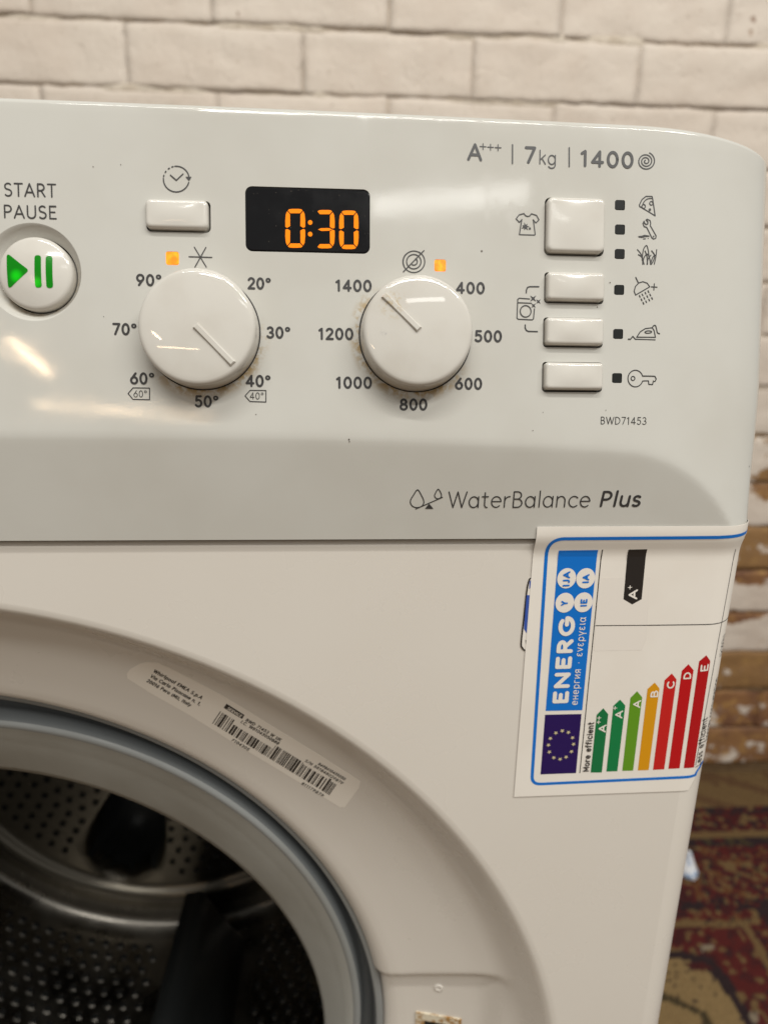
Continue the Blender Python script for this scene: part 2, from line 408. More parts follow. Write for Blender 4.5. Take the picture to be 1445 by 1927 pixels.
n.rough(n.math('ADD', n.math('ADD', n.map(n.noise(P, 40, 5), .3, .75, .045, .10), n.map(n.noise(sm.outputs[0], 120, 4, .65), .54, .72, 0, .08)), n.math('MULTIPLY', gsum, .4)))
n.bump(n.noise(P, 420, 2), .00004, .12)
M_button = mat('button_plastic', lin(226, 221, 214), .12)
n = N(M_button); P = n.pos()
c = n.mix(n.map(n.noise(P, 60, 4), .4, .75), lin(209, 205, 197), lin(202, 197, 188))
c = n.mix(n.math('MULTIPLY', n.specks(P, 130, .12, .05), .6), c, lin(110, 95, 75))
n.color(c)
M_knob = mat('knob_plastic', lin(224, 219, 211), .10)
n = N(M_knob); P = n.pos()
k2f = (K2[0], SP(*K2) - .008, K2[1])
c = n.mix(n.map(n.noise(P, 60, 4), .4, .75), lin(206, 202, 194), lin(199, 194, 185))
dd = n.math('MULTIPLY', n.map(n.dist(P, (K2[0] - .0075, SP(*K2) - .007, K2[1] + .009)), .001, .0055, 1, 0), n.map(n.noise(P, 700, 3, .7), .50, .62))
c = n.mix(n.math('MULTIPLY', dd, .55), c, lin(178, 152, 96))
mk = n.math('MULTIPLY', n.map(n.dist(P, (K2[0] - .0103, SP(*K2) - .0075, K2[1] + .0005)), .0003, .0017, 1, 0), n.map(n.noise(P, 1500, 3, .7), .50, .60))
c = n.mix(n.math('MULTIPLY', mk, .75), c, lin(95, 90, 105))
n.color(c); n.rough(n.map(n.noise(P, 90, 4), .3, .75, .02, .06))
M_body = mat('painted_steel', lin(220, 214, 205), .28)
n = N(M_body); P = n.pos()
c = n.mix(n.map(n.noise(P, 9, 4), .35, .7), lin(220, 214, 205), lin(218, 211.5, 202))
c = n.mix(n.math('MULTIPLY', n.specks(P, 38, .10, .035), .8), c, lin(95, 80, 65))
n.color(c); n.rough(n.map(n.noise(P, 20, 5), .3, .75, .24, .38)); n.bump(n.noise(P, 700, 2), .00003, .25)
M_dark = mat('gap_dark', (.012, .011, .010), .7)
M_ink = mat('grey_ink', (.036, .034, .034), .42)
M_glass = mat('display_glass', (.006, .006, .007), .10, spec=.18)
n = N(M_glass); P = n.pos()
n.color(n.mix(n.math('MULTIPLY', n.specks(P, 900, .25, .16), .35), (.009, .009, .010), lin(120, 110, 100)))
n.rough(n.map(n.noise(P, 120, 5), .35, .7, .06, .2))
M_seg = mat('amber_segment', (.20, .05, .002), .5, spec=.1, emit=(1.0, .235, .001), es=1.0)
M_led = mat('amber_lamp', (.4, .14, .01), .3, emit=(1.0, .28, .004), es=1.0)
n = N(M_led); P = n.pos()
n.link(n.mix(n.map(n.noise(P, 420, 2), .35, .68), (.95, .17, .001), (1.2, .40, .008)), n.b.inputs['Emission Color'])
M_ledoff = mat('dark_lamp', (.012, .013, .012), .22)
M_green = mat('green_lens', (.002, .10, .003), .25, spec=.25, emit=(.001, .26, .001), es=.5)
n = N(M_green); P = n.pos()
hot = n.math('ADD', n.map(n.dist(P, p3(at(36, 521, SP))), .0008, .0028, 1, 0), n.map(n.dist(P, p3(at(73, 533, SP))), .0008, .0026, 1, 0))
n.link(n.math('ADD', .42, n.math('MULTIPLY', hot, 1.7)), n.b.inputs['Emission Strength'])
M_rubber = mat('grey_rubber', lin(108, 112, 114), .42)
n = N(M_rubber); P = n.pos()
n.color(n.mix(n.map(n.noise(P, 16, 5), .35, .7), lin(132, 134, 133), lin(126, 127, 124))); n.rough(n.map(n.noise(P, 45, 4), .3, .7, .46, .62))
n.bump(n.noise(P, 300, 3), .0001, .3)
M_steel = mat('drum_steel', (.24, .222, .195), .28, 1.0)
n = N(M_steel); P = n.pos(); n.rough(n.map(n.noise(P, 30, 5), .3, .75, .22, .45))
M_hole = mat('drum_hole', (.004, .004, .004), .8)
M_lifter_pocket_shade = mat('lifter_plastic_pocket_shade', (.020, .022, .022), .45)
M_slot = mat('slot_plastic', lin(214, 206, 190), .35)
n = N(M_slot); P = n.pos()
n.color(n.mix(n.map(n.noise(P, 260, 4, .7),   .43, .60), lin(216, 206, 184), lin(160, 120, 66)))
M_paper = mat('label_paper', lin(226, 217, 207), .38)
n = N(M_paper); P = n.pos()
n.color(n.mix(n.map(n.noise(P, 22, 4), .35, .7), lin(236, 230, 221), lin(231, 224, 214))); n.bump(n.noise(P, 26, 2), .0007, .25)
INK = {k: mat('ink_' + k, lin(*c), .40) for k, c in dict(blue=(2, 112, 204), navy=(34, 10, 84), black=(38, 34, 32), white=(236, 229, 219), star=(205, 190, 150),
       deepgreen=(12, 112, 62), green=(8, 122, 66), lime=(96, 148, 30), amber=(214, 148, 14), red=(196, 30, 28), crimson=(186, 10, 20), darkred=(176, 10, 20), logo=(58, 88, 170)).items()}
M_tape = mat('service_paper', lin(238, 231, 220), .30)

# ================================================================== THE WASHING MACHINE
machine = thing('washing_machine', 'white front loading washing machine with a lit orange time display and stickers', 'washing machine', (0, .27, 0))

# ---- control panel, with real openings for every button
def hole_rect(x0, y0, x1, y1, r):
    a, b = at(x0, y0, SP), at(x1, y1, SP); c_ = at((x0 + x1) / 2, (y0 + y1) / 2, SP)
    return c_, abs(b[0] - a[0]), abs(a[1] - b[1]), r
HOLES = dict(
 delay=hole_rect(275.5, 375.5, 397.5, 438.5, .0014),
 stain=hole_rect(1024.6, 371.6, 1134.2, 483.4, .0017),
 rinse=hole_rect(1023.8, 512.2, 1133.8, 572.6, .0011), iron=hole_rect(1021.8, 597.2, 1132.2, 655.0, .0011), lock=hole_rect(1019.8, 681, 1131.0, 738.4, .0011),
 display=hole_rect(462.5, 350.5, 697, 478.5, .0020))
LEDS_OFF = [(1165, 386), (1165, 432), (1164.5, 478), (1163.5, 545.5), (1161.5, 628.5), (1159.5, 711.5)]
LEDS_ON = [(325, 486, 23.5), (828, 499.5, 21.5)]
outl = []
for c_, w_, h_, r_ in HOLES.values(): outl.append([(c_[0] + u, c_[1] + v) for u, v in rrect(w_, h_, r_)])
RR = .0139
REC = at(63.0, 512, SP)
outl.append([(REC[0] + u, REC[1] + v) for u, v in circ(RR, 72)])
for (x, y, s) in LEDS_ON + [(a, b, 18.5) for a, b in LEDS_OFF]:
    c_ = at(x, y, SP); k = s * .000164; outl.append([(c_[0] + u, c_[1] + v) for u, v in rrect(k, k, k * .16, 3)])
# sample points
xs = [i * .004 for i in range(0, 62)] + [.245 + (HW - .245) * math.sin(R_(a)) for a in np.linspace(4, 90, 26)]
xs = sorted(set([-x for x in xs] + xs))
Z0P = ZS + .0004
pts = []; bedge = []
for x in xs:
    zt = ztop(x)
    zz = list(np.arange(Z0P + .0018, Z0P + .046, .0017)) + list(np.arange(Z0P + .046, zt - .0030, .0042)) + [zt - .0016 + .0016 * math.sin(R_(a)) for a in (0, 20, 40, 55, 68, 78, 85, 90)]
    if abs(abs(x) - HW) < 1e-9: bedge.append((x, zz[-1]))
    for z in zz: pts.append((x, z))
outer = [(x, Z0P) for x in xs]
left = [z for (x, z) in pts if x == xs[0]]; right = [z for (x, z) in pts if x == xs[-1]]
top = [(x, ztop(x)) for x in xs]
outer += [(xs[-1], z) for z in sorted(right)[:-1]] + top[::-1] + [(xs[0], z) for z in sorted(left, reverse=True)[1:]]
def near_hole(x, z):
    for h in outl:
        hx = [q[0] for q in h]; hz = [q[1] for q in h]
        if min(hx) - .0004 < x < max(hx) + .0004 and min(hz) - .0004 < z < max(hz) + .0004: return True
    return False
oset = set(outer)
V2 = [Vector(q) for q in outer]; E2 = [(i, (i + 1) % len(outer)) for i in range(len(outer))]
for h in outl:
    k = len(V2); V2 += [Vector(q) for q in h]; E2 += [(k + i, k + (i + 1) % len(h)) for i in range(len(h))]
V2 += [Vector(q) for q in pts if q not in oset and not near_hole(*q)]
v, e, f, _, _, _ = delaunay_2d_cdt(V2, E2, [], 0, 1e-7)
FF = []
for t in f:
    cx = sum(v[i].x for i in t) / 3; cz = sum(v[i].y for i in t) / 3
    if not inside(outer, cx, cz) or any(inside(h, cx, cz) for h in outl): continue
    a, b, c3 = (v[i] for i in t)
    if (b.x - a.x) * (c3.y - a.y) - (b.y - a.y) * (c3.x - a.x) < 0: t = t[::-1]
    FF.append(tuple(t))
def widen(x, z): return x + math.copysign(.0026 * sst((z - .722) / .05) * (abs(x) / HW) ** 12, x)
PV = [(widen(q.x, q.y), SP(q.x, q.y), q.y) for q in v]; PN = [normal(SP, min(max(q.x, -HW + .0005), HW - .0005), min(q.y, ztop(q.x) - .00031)) for q in v]
mb = MB(); mb.add(PV, FF)
for h in outl[:-9]:                              # walls and floors of the openings
    Mx = frame(SP, sum(q[0] for q in h) / len(h), sum(q[1] for q in h) / len(h)); nn = Mx.col[2].xyz
    L0 = [Vector((a, SP(a, b), b)) for a, b in h]; L1 = [p - nn * .004 for p in L0]
    mb.loops([L0, L1], 0, False); mb.add(L1, [tuple(range(len(L1)))], 1)
for h in outl[-8:]:
    L0 = [Vector((a, SP(a, b), b)) for a, b in h]; L1 = [p + Vector((0, .0012, 0)) for p in L0]; mb.loops([L0, L1], 0, False)
# round recess of the start button
Mr = frame(SP, *REC); bc = Mr.inverted() @ Vector(p3(ST))
L0 = [Vector((a, SP(a, b), b)) for a, b in outl[-9]]
loops = [L0]
for t, r, d in ((0, RR - .0002, .0003), (.2, .0132, .0010), (.6, .0122, .0024), (1, .0113, .0031), (1, .0111, .0034), (1, .0110, .0070)):
    loops.append([Mr @ Vector((bc.x * t + u, bc.y * t + q, -d)) for u, q in circ(r, 72)])
mb.loops(loops[:-1], 0, False); mb.loops(loops[-2:], 1, True)
# back of the panel shell: top and side returns
B0 = [Vector((widen(a, b), SP(a, b), b)) for a, b in outer]; B1 = [Vector((p.x, max(p.y + .004, .045), p.z)) for p in B0]
k0 = len(mb.v); mb.loops([B0, B1], 0, False)
nrm = PN + [None] * (len(mb.v) - len(PN))
me = bpy.data.meshes.new('control_panel'); me.from_pydata(mb.v, [], mb.f); me.update()
me.materials.append(M_panel); me.materials.append(M_dark); me.polygons.foreach_set('material_index', mb.mi); me.polygons.foreach_set('use_smooth', [True] * len(me.polygons))
vn = [tuple(q.normal) for q in me.vertices]
me.normals_split_custom_set_from_vertices([tuple(nrm[i]) if nrm[i] is not None else vn[i] for i in range(len(vn))])
panel = bpy.data.objects.new('control_panel', me); put(panel, machine)

# ---- knobs
def knob(c, face_r, base_r, h, ang, p_in, p_out):
    M = frame(SP, *c); mb = MB(); n_ = 96
    prof = [(base_r * 1.004, -.0006), (base_r, .0002), (face_r + .00035, h - .0014), (face_r + .0001, h - .0007), (face_r - .0004, h - .0002), (face_r - .0011, h)]
    for i in range(1, 13):
        r = (face_r - .0011) * (1 - i / 12.5); prof.append((r, h + .0009 * (1 - (r / (face_r - .0011)) ** 2)))
    mb.loops([[M @ Vector((u, q, z)) for u, q in circ(r, n_)] for r, z in prof])
    k = mb.build('knob', M_knob, machine)
    gap = MB(); gap.loops([[M @ Vector((u, q, z)) for u, q in circ(r, 72)] for r, z in ((base_r + .00035, .00012), (base_r - .002, .00012))], 0, False)
    gap.build('knob_gap', M_dark, k)
    # raised pointer
    ca, sa = math.cos(ang), math.sin(ang); hw = .00082; L = []
    for ww, zz, e in ((hw + .0003, -.0005, .0003), (hw + .0001, .0004, .0001), (hw - .0002, .00075, -.0002)):
        pts = []
        for (u, q) in ((p_in - e, -ww), (p_out + e, -ww), (p_out + e, ww), (p_in - e, ww)):
            r = min(abs(u), face_r); base = h + .0009 * (1 - (min(r, face_r - .0011) / (face_r - .0011)) ** 2)
            pts.append(M @ Vector((u * ca - q * sa, u * sa + q * ca, base + zz)))
        L.append(pts)
    pm = MB(); pm.loops(L); pm.build('pointer', M_knob, k, smooth=False)
    return k
def ang_of(c, px, py, h=.008):
    M = frame(SP, *c).inverted(); n_ = frame(SP, *c).col[2].xyz
    d = Vector(ray(px, py)); o = Vector(CAM); q = frame(SP, *c).col[3].xyz + n_ * h
    s = (q - o).dot(n_) / d.dot(n_); l = M @ (o + d * s); return math.atan2(l.y, l.x), math.hypot(l.x, l.y)
a1, r1 = ang_of(K1, 439, 684.5); _, ri = ang_of(K1, 371.5, 613)
knob(K1, .01655, .0171, .0082, a1, 0.0, r1)
a2, r2 = ang_of(K2, 722.5, 555.5)
knob(K2, .0161, .0171, .0078, a2, 0.0, r2)

# ---- push buttons
def button(name, hole, h, gap=.00035, shift=(0, 0), bulge=.00032):
    c_, w_, h_, r_ = hole; M = frame(SP, *c_); mb = MB()
    w_ -= 2 * gap; h_ -= 2 * gap
    L = []
    for ins, z in ((0, -.0035), (0, h - .0011), (.00008, h - .0007), (.0003, h - .0003), (.0007, h - .00006), (.0011, h)):
        L.append([M @ Vector((u + shift[0], q + shift[1], z)) for u, q in rrect(w_ - 2 * ins, h_ - 2 * ins, max(.0003, r_ - ins * .5), 6, 14)])
    for i in range(1, 15):
        k = 1 - i / 14.3; a_, b_ = w_ / 2 - .0011, h_ / 2 - .0011; L.append([M @ Vector((u * k + shift[0], q * k + shift[1], h + bulge * (1 - min(1, abs(u * k / a_)) ** 2) * (1 - min(1, abs(q * k / b_)) ** 2))) for u, q in rrect(w_ - .0022, h_ - .0022, max(.0003, r_ - .00055), 6, 14)])
    mb.loops(L); return mb.build(name, M_button, machine)
button('push_button', HOLES['delay'], .0020, shift=(-.0002, .00012))
button('push_button', HOLES['stain'], .0021, shift=(.0001, .0001), bulge=.00040)
for k in ('rinse', 'iron', 'lock'): button('push_button', HOLES[k], .0022, shift=(.00015, .00012))

# ---- round start button with its green symbols
M = frame(SP, *ST); mb = MB(); rb = .01075; hb = .0016
prof = [(rb, -.006), (rb, -.0012), (rb - .00015, -.0006), (rb - .0006, -.0001)]
def dome(r): return hb * (1 - (r / (rb - .0006)) ** 2) - .0001
for i in range(1, 15): r = (rb - .0006) * (1 - i / 14.4); prof.append((r, dome(r)))
mb.loops([[M @ Vector((u, q, z)) for u, q in circ(r, 80)] for r, z in prof])
start = mb.build('start_button', M_button, machine)
M_start = M.copy(); Mi = M.inverted()
def SS(x, z):
    q = Mi @ Vector((x, SP(x, z), z)); u, v = q.x, q.y; g = None
    for _ in range(4):
        g = M_start @ Vector((u, v, dome(min(math.hypot(u, v), rb)))); u += x - g.x; v += z - g.z
    return g.y
cr = CR(0, 420, 9.03)
def rounded(P, r, n=5):
    out = []; m = len(P)
    for i in range(m):
        a, b, c3 = Vector(P[i - 1]), Vector(P[i]), Vector(P[(i + 1) % m]); u = (a - b).normalized(); q = (c3 - b).normalized()
        ang = u.angle(q); d = min(r / math.tan(ang / 2), .48 * (a - b).length, .48 * (c3 - b).length); s = b + u * d; t = b + q * d
        for j in range(n + 1):
            k = j / n; out.append(tuple((s * (1 - k) ** 2 + b * 2 * k * (1 - k) + t * k * k)))
    return out
for nm, P in (('play_symbol', rounded(cr((120, 500), (500, 800), (150, 1130)), 4.6)), ('pause_bar', rounded(cr((594, 545), (704, 545), (718, 1095), (606, 1095)), 5.9)),
              ('pause_bar', rounded(cr((783, 557), (897, 557), (910, 1102), (797, 1102)), 5.9))):
    pr = Print(SS, .00010); pr.fill(onto(P, SS), dense=.0007); pr.build(nm, M_green, start)

# ---- indicator lamps
def lamp(x, y, s, M_):
    c_ = at(x, y, SP); k = s * .000164 - .0001; M = frame(SP, *c_); mb = MB()
    mb.loops([[M @ Vector((u, q, z)) for u, q in rrect(k - i, k - i, k * .15, 3)] for i, z in ((0, -.0006), (0, .00003), (.0002, .00010))])
    mb.build('indicator_lamp', M_, machine, smooth=False)
for x, y, s in LEDS_ON: lamp(x, y, s, M_led)
for x, y in LEDS_OFF: lamp(x, y, 18.5, M_ledoff)

# ---- display
c_, w_, h_, r_ = HOLES['display']; M = frame(SP, *c_); mb = MB()
mb.loops([[M @ Vector((u, q, z)) for u, q in rrect(w_ - i, h_ - i, r_ - i / 2)] for i, z in ((.0001, -.003), (.0001, -.00012), (.0006, .0))])
disp = mb.build('display', M_glass, machine, smooth=False)
nd = M.col[2].xyz
def SDp(x, z): return SP(x, z) - .00004
SEGP = dict(a=[(.13, .035), (.20, .005), (.35, -.004), (.65, -.004), (.80, .005), (.87, .035), (.74, .108), (.25, .108)],
            f=[(.0, .30), (.03, .13), (.10, .055), (.235, .135), (.245, .44), (.10, .485), (.005, .465)],
            g=[(.15, .51), (.30, .475), (.72, .472), (.88, .505), (.74, .54), (.33, .548)])
SEGP['b'] = [(1 - x, y) for x, y in SEGP['f']]; SEGP['e'] = [(x, 1 - y) for x, y in SEGP['f']]; SEGP['c'] = [(1 - x, 1 - y) for x, y in SEGP['f']]; SEGP['d'] = [(x, 1 - y) for x, y in SEGP['a']]
cr = CR(450, 340, 5.558)
for (x0, x1, y0, y1, on) in ((484, 692, 298, 701, 'abcdef'), (794, 1000, 309, 707, 'abgcd'), (1046, 1249, 315, 715, 'abcdef')):
    for s in on:
        pr = Print(SDp, .00008); pr.fill(onto(cr(*[(x0 + a * (x1 - x0), y0 + b * (y1 - y0)) for a, b in SEGP[s]]), SDp)); pr.build('digit_segment', M_seg, disp)
for y in (438, 560):
    pr = Print(SDp, .00008); pr.disc(at(450 + 744 / 5.558, 340 + y / 5.558, SDp), 23 / 5.558 * .000164); pr.build('colon_dot', M_seg, disp)

# ---- printing on the panel
def label_text(s, x0, y0, x1, y1, cap, wt, name='printed_text', **k):
    pr = Print(SP); text(pr, s, (x0, y0), (x1, y1), cap, wt, **k); pr.build(name, M_ink, panel)
T = label_text
T('START', 8, 370, 107.5, 372.3, 26.5, .11); T('PAUSE', 7.2, 411, 109, 413.2, 26, .11)
BW = .185
for s, x0, y0, x1, y1 in (('90\u00b0', 256, 538.3, 306, 539.6), ('20\u00b0', 465.3, 544.7, 511.4, 545.8), ('70\u00b0', 212, 630.7, 259.5, 631.6), ('30\u00b0', 501, 637.2, 548, 638), ('60\u00b0', 244.3, 723.6, 292.7, 724.3), ('40\u00b0', 462, 728.3, 511, 729), ('50\u00b0', 366.2, 767, 413.3, 767.3)):
    T(s, x0, y0, x1, y1, 23.3, BW, 'printed_number', track=.07)
for s, x0, y0, x1, y1 in (('1400', 631, 549, 700.6, 549.6), ('400', 856.6, 553.2, 912.8, 554), ('1200', 599, 639.8, 666.2, 640.2), ('500', 891.5, 644.2, 945, 644.6), ('1000', 632, 731.6, 701, 731.8), ('600', 854.6, 733.6, 907.8, 733.8), ('800', 751, 772.8, 805, 772.9)):
    T(s, x0, y0, x1, y1, 23.2, BW, 'printed_number', track=.09)
T('BWD71453', 1128.6, 798.4, 1216, 799.4, 14.5, .095, track=.12)
T('A', 878.5, 302.5, 907.5, 304, 33.5, .16); T('7', 985.5, 308, 1009, 309, 33, .17); T('kg', 1012.5, 309.6, 1046.5, 311, 27, .085); T('1400', 1090.5, 314.3, 1192.5, 318, 32.5, .17, 'printed_number')
def icon(fn, name='printed_icon'):
    pr = Print(SP); fn(pr); return pr.build(name, M_ink, panel)
U = .000164                                      # metres per photograph pixel on the panel
def st(pr, cr, w_, *pts, closed=False, sm=0):
    P = cr(*pts)
    if sm: P = smoothed(P, sm, closed)
    pr.stroke(onto(P, SP), w_ * U, closed=closed)
def fl(pr, cr, *pts, sm=0):
    P = cr(*pts)
    if sm: P = smoothed(P, sm, True)[:-1]
    pr.fill(onto(P, SP))
cH = CR(860, 260, 3.6125)
def f(pr):
    for x, y in ((175, 58), (226, 62), (277, 65)): st(pr, cH, 1.7, (x - 20, y - 1), (x + 20, y + 1)); st(pr, cH, 1.7, (x, y - 20), (x, y + 20))
    st(pr, cH, 2.4, (375, 46), (375, 172)); st(pr, cH, 2.4, (760, 66), (760, 193))
icon(f)
def spiral(pr, cx, cy, r0, r1, turns, a0, w_, ky=1.0):
    n_ = int(turns * 36); pts = []
    for i in range(n_ + 1):
        t = i / n_; a = R_(a0) + 2 * PI * turns * t; r = r0 + (r1 - r0) * t; pts.append((cx + r * math.cos(a), cy - r * math.sin(a) * ky))
    pr.stroke(onto(pts, SP), w_ * U)
icon(lambda pr: spiral(pr, 1214.5, 303.5, 2.0, 17, 2.85, 120, 2.3))
cB = CR(240, 300, 6.02)
def f(pr):
    c0 = (556, 224); r = 146
    def a(a0, a1): st(pr, cB, 2.2, *[(c0[0] + r * math.cos(R_(q)), c0[1] - r * math.sin(R_(q))) for q in np.linspace(a0, a1, 14)])
    a(96, 8); a(177, 345)
    for q in (104, 122, 143, 163): a(q, q + 6)
    fl(pr, cB, (660, 198), (729, 198), (700, 246)); st(pr, cB, 2.2, (490, 180), (557, 237), (632, 166))
icon(f)
def f(pr):
    st(pr, cB, 1.9, (760, 995), (896, 1222)); st(pr, cB, 1.9, (891, 998), (767, 1220)); st(pr, cB, 1.9, (700, 1103), (958, 1111))
icon(f)
cE = CR(590, 460, 4.014)
def f(pr):
    c0 = (778.5, 492.5)
    def a(r, a0, a1): pr.stroke(onto([(c0[0] + r * math.cos(R_(q)), c0[1] - r * math.sin(R_(q))) for q in np.linspace(a0, a1, 30)], SP), 2.0 * U)
    a(20.5, 62, -222); a(20, 55, 205); a(13.5, 50, 225); a(13.5, 40, -130); a(6.5, 60, -120)
    st(pr, cE, 2.0, (678, 207), (833, 47))
icon(f)
cD = CR(200, 470, 4.014)
for P, tx in (((168, 1086), (205, 1043), (330, 1045), (330, 1133), (205, 1130)), ('60\u00b0', 251.5, 747.8, 278, 748.1)), (((1050, 1104), (1087, 1062), (1207, 1063), (1207, 1150), (1087, 1146)), ('40\u00b0', 470.3, 751.6, 497.2, 751.9)):
    icon(lambda pr: st(pr, cD, 1.7, *P, closed=True)); T(*tx, 13.4, .10, 'printed_number')
cF = CR(960, 360, 4.983)
def f(pr):                                       # stained shirt
    st(pr, cF, 1.9, (212, 268), (238, 297), (267, 268), (244, 226), (196, 211), (180, 232), (160, 236), (140, 228), (126, 209), (80, 222), (53, 258), (83, 291), (107, 265))
    st(pr, cF, 1.9, (106, 266), (84, 404), (90, 407), (226, 411), (232, 405), (214, 268))
    s = []
    for i in range(14):
        a = 2 * PI * i / 14; r = (40, 18, 36, 17, 42, 15, 30, 18, 40, 16, 34, 17, 44, 16)[i]; s.append((138 + r * math.cos(a), 332 - r * math.sin(a)))
    fl(pr, cF, *s); fl(pr, cF, *[(181 + 11 * math.cos(2 * PI * i / 10), 350 + 11 * math.sin(2 * PI * i / 10)) for i in range(10)])
icon(f)
cQ = CR(1145, 200, 4.817)
def f(pr):                                       # slice of pizza
    st(pr, cQ, 2.1, (418, 993), (278, 908), (275, 895), (300, 845), (335, 817), (390, 818), (396, 840), closed=True)
    st(pr, cQ, 1.9, (300, 905), (318, 866), (350, 840), (395, 836), sm=4)
    for x, y, r in ((314, 908, 17), (383, 880, 16)): pr.ring(at(*cQ((x, y))[0], SP), r / 4.817 * U, 1.8 * U, 20)
    pr.disc(at(*cQ((370, 938))[0], SP), 12 / 4.817 * U)
icon(f)
def f(pr):                                       # spanner over an oil stain
    st(pr, cQ, 2.0, (336, 1030), (345, 1024), (372, 1036), (378, 1060), (374, 1082), (427, 1175), (424, 1196), (404, 1204), (388, 1192), (342, 1098), (318, 1090), (308, 1062), (318, 1042), (322, 1060), (336, 1072), (352, 1066), (352, 1048), closed=True)
    pr.disc(at(*cQ((404, 1180))[0], SP), 7 / 4.817 * U)
    fl(pr, cQ, (262, 1178), (300, 1174), (318, 1166), (362, 1172), (368, 1182), (330, 1184), (300, 1192), (272, 1188)); fl(pr, cQ, (306, 1202), (320, 1197), (337, 1199), (332, 1206), (312, 1207)); fl(pr, cQ, (348, 1198), (360, 1195), (360, 1201), (350, 1202))
icon(f)
def f(pr):                                       # blades of grass
    for P in (((258, 1300), (292, 1345), (318, 1432)), ((266, 1345), (300, 1372), (306, 1432)), ((300, 1392), (312, 1300), (340, 1262), (356, 1310), (362, 1360)), ((306, 1432), (318, 1370), (350, 1340), (372, 1395), (376, 1432)),
              ((326, 1312), (344, 1360), (348, 1432)), ((386, 1310), (412, 1350), (404, 1395), (384, 1432)), ((432, 1300), (424, 1370), (410, 1432)), ((376, 1432), (396, 1370), (420, 1350)), ((344, 1432), (356, 1380), (380, 1350))):
        st(pr, cQ, 1.9, *P, sm=4)
icon(f)
cG = CR(960, 500, 4.983)
def f(pr):                                       # brackets
    st(pr, cG, 2.4, (148, 255), (149, 228), (160, 204), (182, 197), (265, 197)); st(pr, cG, 2.4, (138, 556), (138, 585), (148, 606), (168, 616), (252, 618))
icon(f)
def star(pr, cx, cy, r, k=.28):
    fl(pr, cG, *[(cx + (r if i % 2 == 0 else r * k) * math.cos(PI * i / 4 + PI / 4), cy + (r if i % 2 == 0 else r * k) * math.sin(PI * i / 4 + PI / 4)) for i in range(8)])
def f(pr):                                       # clean machine
    st(pr, cG, 1.9, (180, 312), (82, 305), (68, 316), (61, 490), (72, 502), (204, 508), (216, 498), (224, 405)); st(pr, cG, 1.9, (68, 347), (195, 352))
    pr.ring(at(*cG((142, 428))[0], SP), 52 / 4.983 * U, 2.0 * U)
    star(pr, 212, 308, 40); star(pr, 261, 336, 30); star(pr, 216, 374, 30)
icon(f)
def f(pr):                                       # shower head
    st(pr, cG, 1.9, (1172, 275), (1158, 240), (1170, 195), (1200, 162), (1240, 150), (1280, 164), (1304, 198), closed=True); st(pr, cG, 2.1, (1173, 110), (1196, 158))
    st(pr, cG, 1.9, (1318, 198), (1372, 202)); st(pr, cG, 1.9, (1346, 170), (1342, 228))
    for x, y in ((1206, 280), (1232, 266), (1260, 250), (1287, 235)):
        for j in range(3):
            if x == 1206 or j < 3: st(pr, cG, 2.0, (x + j * 17, y + j * 32), (x + j * 17 + 8, y + j * 32 + 15))
icon(f)
def f(pr):                                       # iron
    st(pr, cG, 2.0, (1182, 670), (1215, 620), (1262, 590), (1328, 582), (1345, 610), (1357, 672), closed=True); pr.stroke(onto(cG(*[(1290 + 32 * math.cos(R_(q)), 622 - 11 * math.sin(R_(q)) - .05 * 32 * math.cos(R_(q))) for q in range(0, 361, 20)]), SP), 1.8 * U)
    st(pr, cG, 2.0, (1328, 580), (1340, 562), (1357, 562), (1366, 590), (1375, 628), (1396, 638), sm=3); st(pr, cG, 2.0, (1102, 688), (1122, 690), (1145, 662), (1170, 690), (1354, 696))
icon(f)
def f(pr):                                       # key
    P = [(1170 + 70 * math.cos(R_(q)), 1058 - 78 * math.sin(R_(q))) for q in np.linspace(18, 342, 26)]
    st(pr, cG, 1.9, *P, (1252, 1080), (1292, 1080), (1294, 1112), (1330, 1115), (1336, 1086), (1354, 1084), (1364, 1062), (1352, 1038), (1340, 1036), (1245, 1034), closed=True)
    pr.ring(at(*cG((1147, 1057))[0], SP), 19 / 4.983 * U, 1.9 * U, 20)
icon(f)
T('WaterBalance', 842, 956, 1109, 954.6, 31.5, .07, track=.085); T('Plus', 1125, 954.4, 1204, 953.8, 31, .14, slant=.10, track=.08)
cW = CR(750, 900, 3.0104)
def f(pr):
    st(pr, cW, 2.0, (107, 64), (84, 95), (68, 122), (68, 143), (82, 160), (106, 165), (130, 158), (142, 140), (140, 120), (128, 95), closed=True, sm=3)
    st(pr, cW, 1.9, (224, 61), (208, 84), (203, 100), (213, 113), (228, 114), (241, 104), (240, 86), closed=True, sm=3)
    st(pr, cW, 1.9, (97, 173), (248, 107)); fl(pr, cW, (149, 172), (172, 143), (197, 172))
icon(f)

pr = Print(SP)
for x, y, q in ((657, 827, 1.6), (657.5, 831, 1.2), (1323, 522, .8), (1338, 528, .8), (1349, 519, .7), (1352, 524, .7), (1410, 486, .9), (1335, 341, 1.1), (196, 596, .8), (176, 314, 1.0), (228, 310, .8), (1123, 578, 1.1), (1021, 776, .8), (1147, 532, 1.2), (482, 780, 1.0), (1002, 810, .9), (1139, 772, .8), (1228, 716, .7)):
    pr.fill([(a + q * U * (.7 + .5 * random.random()) * math.cos(2 * PI * k / 7), b + q * U * (.8 + .6 * random.random()) * math.sin(2 * PI * k / 7)) for a, b in [at(x, y, SP)] for k in range(7)])
pr.build('dirt_speck', mat('dirt', lin(84, 74, 62), .8), panel)['kind'] = 'stuff'
